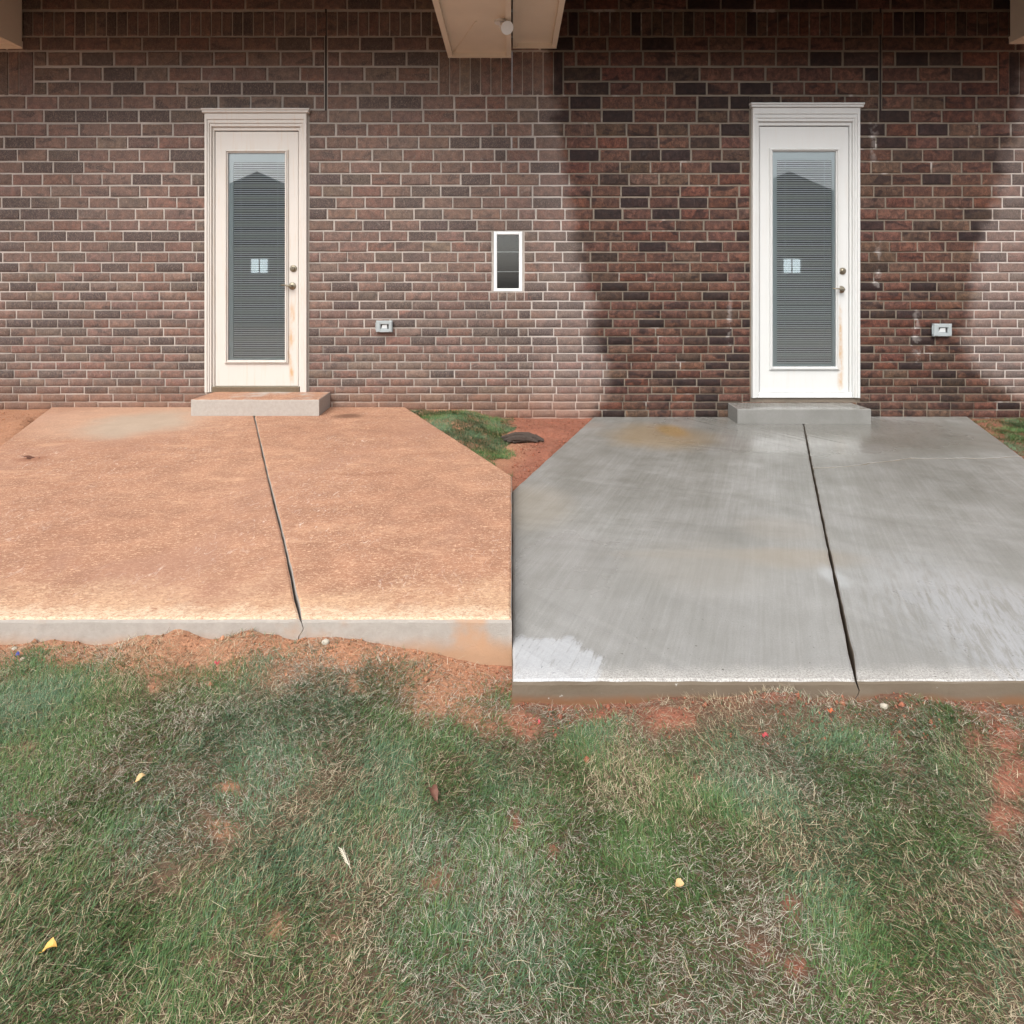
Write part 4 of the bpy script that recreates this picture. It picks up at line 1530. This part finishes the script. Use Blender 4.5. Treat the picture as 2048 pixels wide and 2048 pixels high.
# ------------------------------------------------------------------ small things
def curled_leaf(px, py, size, rot, mat, label, cat='leaf', name='fallen_leaf', group=None, curl=0.5, on=None, wide=0.36):
    if on is None:
        x, y, z = soil_pt(px, py, 0.016)
    else:
        x, y = on_plane(px, py, on)
        z = on + 0.004
    vs, fs = [], []
    nl, nw = 8, 5
    r_ = random.Random(int(px))
    for i in range(nl + 1):
        t = i / nl
        hw = wide * math.sin(math.pi * min(1, t * 0.93 + 0.05)) ** 0.8 * (1 + 0.12 * r_.uniform(-1, 1))
        for j in range(nw):
            s_ = (j / (nw - 1) - 0.5) * 2
            u_ = (t - 0.5)
            v_ = s_ * hw
            zz = abs(s_) ** 1.5 * hw * curl + 0.12 * math.sin(t * 5 + px) + 0.04 * r_.uniform(-1, 1)
            vs.append((u_, v_, zz))
    for i in range(nl):
        for j in range(nw - 1):
            a = i * nw + j
            fs.append((a, a + 1, a + nw + 1, a + nw))
    c_, s_ = math.cos(rot), math.sin(rot)
    vs = [(x + size * (a * c_ - b * s_), y + size * (a * s_ + b * c_), z + size * c) for a, b, c in vs]
    stem0 = vs[2]
    o = MB()
    o.add(vs, fs)
    o.tube([stem0, (stem0[0] - size * 0.22 * c_, stem0[1] - size * 0.22 * s_, stem0[2] + size * 0.05)], size * 0.018, 5)
    ob = o.build(name, mat, None, smooth=True)
    tag(ob, label, cat, group)
    return ob


M_YEL = flat_mat('yellow_leaf', (0.62, 0.36, 0.08), 0.6, var=0.35, scale=150)
M_PALE = flat_mat('pale_leaf', (0.50, 0.34, 0.16), 0.7, var=0.35, scale=150)
M_BRN = flat_mat('brown_leaf', (0.13, 0.055, 0.035), 0.7, var=0.4, scale=120)
M_RED = flat_mat('red_plastic', (0.36, 0.05, 0.055), 0.6, var=0.2, scale=120)
M_ORG = flat_mat('orange_plastic', (0.40, 0.10, 0.035), 0.7, var=0.3, scale=120)
M_BLUE = flat_mat('blue_plastic', (0.10, 0.12, 0.42), 0.5, var=0.2)
M_CHALK = flat_mat('pale_stone', (0.42, 0.38, 0.31), 0.85, var=0.15, scale=60, bump=0.4)
M_BARK = flat_mat('dark_bark', (0.050, 0.036, 0.028), 0.9, var=0.6, scale=70, bump=0.9)
curled_leaf(281, 1556, 0.026, 0.9, M_PALE, 'small pale yellow leaf on the grass below the orange patio', group='yellow leaves on the lawn')
curled_leaf(99, 1897, 0.026, 0.3, M_YEL, 'bright yellow leaf on the lawn in the lower left', group='yellow leaves on the lawn', curl=0.9)
curled_leaf(1360, 1772, 0.021, 0.2, M_PALE, 'tan yellow curled leaf on the grass below the grey patio', group='yellow leaves on the lawn', curl=1.1, wide=.5)
curled_leaf(866, 1585, 0.05, 2.1, M_BRN, 'dark reddish brown dead leaf on the grass near the bare patch', curl=0.7, wide=0.26)
curled_leaf(64, 917, 0.10, 0.2, M_BRN, 'brown dead leaf lying on the orange patio', curl=0.2, on=0.0, wide=0.3)


def scrap(px, py, w_, h_, rot, mat, label, name='plastic_scrap'):
    x, y, z = soil_pt(px, py, 0.018)
    vs, fs = [], []
    for i in range(5):
        for j in range(3):
            u_, v_ = (i / 4 - 0.5) * w_, (j / 2 - 0.5) * h_
            c_, s_ = math.cos(rot), math.sin(rot)
            vs.append((x + u_ * c_ - v_ * s_, y + u_ * s_ + v_ * c_, z + 0.004 * math.sin(i * 1.9 + px) + 0.003 * j))
    for i in range(4):
        for j in range(2):
            a = i * 3 + j
            fs.append((a, a + 1, a + 4, a + 3))
    o = MB().add(vs, fs).build(name, mat)
    sol = o.modifiers.new('solidify', 'SOLIDIFY')
    sol.thickness = 0.0012
    return tag(o, label, 'litter', 'bits of litter on the lawn')


scrap(434, 1327, 0.017, 0.005, 0.05, M_RED, 'red plastic scrap in the straw in front of the orange patio')
scrap(1530, 1471, 0.019, 0.006, 0.05, M_RED, 'larger red plastic scrap in the grass in front of the grey patio')
scrap(1079, 1444, 0.008, 0.007, 0.7, M_RED, 'tiny red scrap on bare red soil at the corner of the grey patio')
scrap(1660, 1423, 0.018, 0.006, 0.2, M_ORG, 'orange scrap on the soil at the front of the grey patio')
scrap(35, 1309, 0.009, 0.007, 0.4, M_BLUE, 'small blue plastic scrap by the front edge of the orange patio')


def stone(px, py, r, mat, label, name='stone', cat='stone', flat=0.75, group=None, on=None):
    x, y, z = soil_pt(px, py, r * 0.35)
    bm = bmesh.new()
    bmesh.ops.create_icosphere(bm, subdivisions=2, radius=r)
    rr = random.Random(int(px * 3 + py))
    sx, sy = rr.uniform(0.85, 1.25), rr.uniform(0.8, 1.1)
    for v in bm.verts:
        k = 1 + rr.uniform(-0.13, 0.13)
        v.co = Vector((v.co.x * sx * k + x, v.co.y * sy * k + y, v.co.z * flat * k + z))
    me = bpy.data.meshes.new(name)
    bm.to_mesh(me)
    bm.free()
    o = link(name, me, mat)
    return tag(o, label, cat, group)


stone(651, 1284, 0.013, M_CHALK, 'white round pebble against the front edge of the orange patio', group='pebbles by the patios')
stone(1769, 1413, 0.012, M_CHALK, 'pale pebble on the soil below the front of the grey patio', group='pebbles by the patios')
stone(29, 1297, 0.008, M_CHALK, 'tiny cream pebble at the left end of the orange patio front', group='pebbles by the patios')
stone(46, 1318, 0.010, flat_mat('tan_stone', (0.36, 0.29, 0.22), 0.85, bump=0.4), 'tan pebble in the grass beside the blue scrap', group='pebbles by the patios')


# dark tubes standing in for the shaded erosion gap under the orange patio
rt = MB()
pts = []
for px, py in [(884, 1300), (905, 1290), (930, 1285), (960, 1290), (985, 1300), (1014, 1306)]:
    x, y, z = soil_pt(px, py, 0.012)
    pts.append((x, y, z + random.uniform(-0.002, 0.004)))
rt.tube(pts, [0.002, 0.005, 0.006, 0.006, 0.007, 0.007], 8)
rt.tube([pts[1], (pts[1][0] - 0.03, pts[1][1] - 0.02, pts[1][2] - 0.006), (pts[1][0] - 0.06, pts[1][1] - 0.035, pts[1][2] - 0.01)], [0.004, 0.003, 0.0015], 6)
rt.tube([pts[3], (pts[3][0] + 0.03, pts[3][1] - 0.025, pts[3][2] - 0.004), (pts[3][0] + 0.05, pts[3][1] - 0.05, pts[3][2] - 0.01)], [0.004, 0.003, 0.0015], 6)
tag(rt.build('gap_shade_strip', M_BARK, None, smooth=True), 'dark strip standing in for the shaded gap along the front right edge of the orange patio', 'gap_shade_strip')

# rough bark piece on the red soil left of the grey patio
x, y, z = soil_pt(1052, 880, 0.02)
bk = MB()
for k in range(6):
    a = random.uniform(-0.3, 0.3)
    ox, oy, oz = random.uniform(-0.06, 0.06), random.uniform(-0.05, 0.05), random.uniform(0, 0.04)
    L_ = random.uniform(0.10, 0.17)
    bk.tube([(x + ox - L_ * math.cos(a), y + oy - L_ * math.sin(a), z + oz - 0.01), (x + ox - L_ * 0.3, y + oy, z + oz + 0.012), (x + ox + L_ * 0.4, y + oy + 0.02, z + oz + 0.005), (x + ox + L_ * math.cos(a), y + oy + L_ * math.sin(a), z + oz - 0.012)],
            [0.010, 0.026, 0.028, 0.008], 7)
tag(bk.build('bark_chunk', M_BARK), 'charred looking bark chunk on the red soil left of the grey patio', 'bark')

# pale feathery seed heads in the lawn
for px, py, rot, lab in ((692, 1717, 2.2, 'pale dry seed head lying on the lawn below the orange patio'),):
    x, y, z = soil_pt(px, py, 0.022)
    m_ = MB()
    dv = Vector((math.cos(rot), math.sin(rot), 0.05))
    p = Vector((x, y, z))
    m_.tube([p - dv * 0.03, p + dv * 0.03], [0.0006, 0.0008], 5)
    for k in range(12):
        q_ = p + dv * (0.004 * k - 0.02)
        sd_ = 1 if k % 2 else -1
        m_.tube([q_, q_ + dv * 0.012 + Vector((-dv.y, dv.x, 0.3)) * 0.006 * sd_], [0.0012, 0.0005], 5)
    tag(m_.build('seed_head', flat_mat('pale_seed', (0.66, 0.60, 0.48), 0.8)), lab, 'seed head')


# ------------------------------------------------------------------ houses across the yard, seen in the door glass
def far_house(cx, label, wx=0.0):
    t = empty('neighbour_house', (cx, -11, -0.16))
    tag(t, label, 'house', 'houses reflected in the door glass')
    y0, y1 = -12.0, -20.0
    MB().box(cx - 6, cx + 6, y1, y0, -0.2, 3.0).build('wall', M_BEIGE, t)
    r_ = MB()
    rz, ez = 5.75, 2.9
    r_.add([(cx - 6.5, y0 + 0.5, ez), (cx + 6.5, y0 + 0.5, ez), (cx + 6.5, y1 - .5, ez), (cx - 6.5, y1 - .5, ez), (cx, y0 + 0.4, rz), (cx, y1 - .4, rz)],
           [(0, 1, 4), (1, 2, 5, 4), (2, 3, 5), (3, 0, 4, 5), (0, 3, 2, 1)])
    r_.build('roof', M_SHINGLE, t)
    f = MB()
    f.box(cx + wx - 0.45, cx + wx + 0.35, y0 + 0.01, y0 + 0.06, 1.65, 2.35)
    w_ = f.build('window', M_WHITE, t)
    MB().box(cx + wx - 0.38, cx + wx - 0.08, y0 + 0.055, y0 + 0.065, 1.72, 2.28).build('pane', M_GLOW, w_)
    MB().box(cx + wx - 0.02, cx + wx + 0.28, y0 + 0.055, y0 + 0.065, 1.72, 2.28).build('pane', M_GLOW, w_)


far_house(-10.15, 'dark roofed house across the yard reflected in the warm tinted door glass')
far_house(11.05, 'dark roofed house across the yard reflected in the white door glass', 0.30)
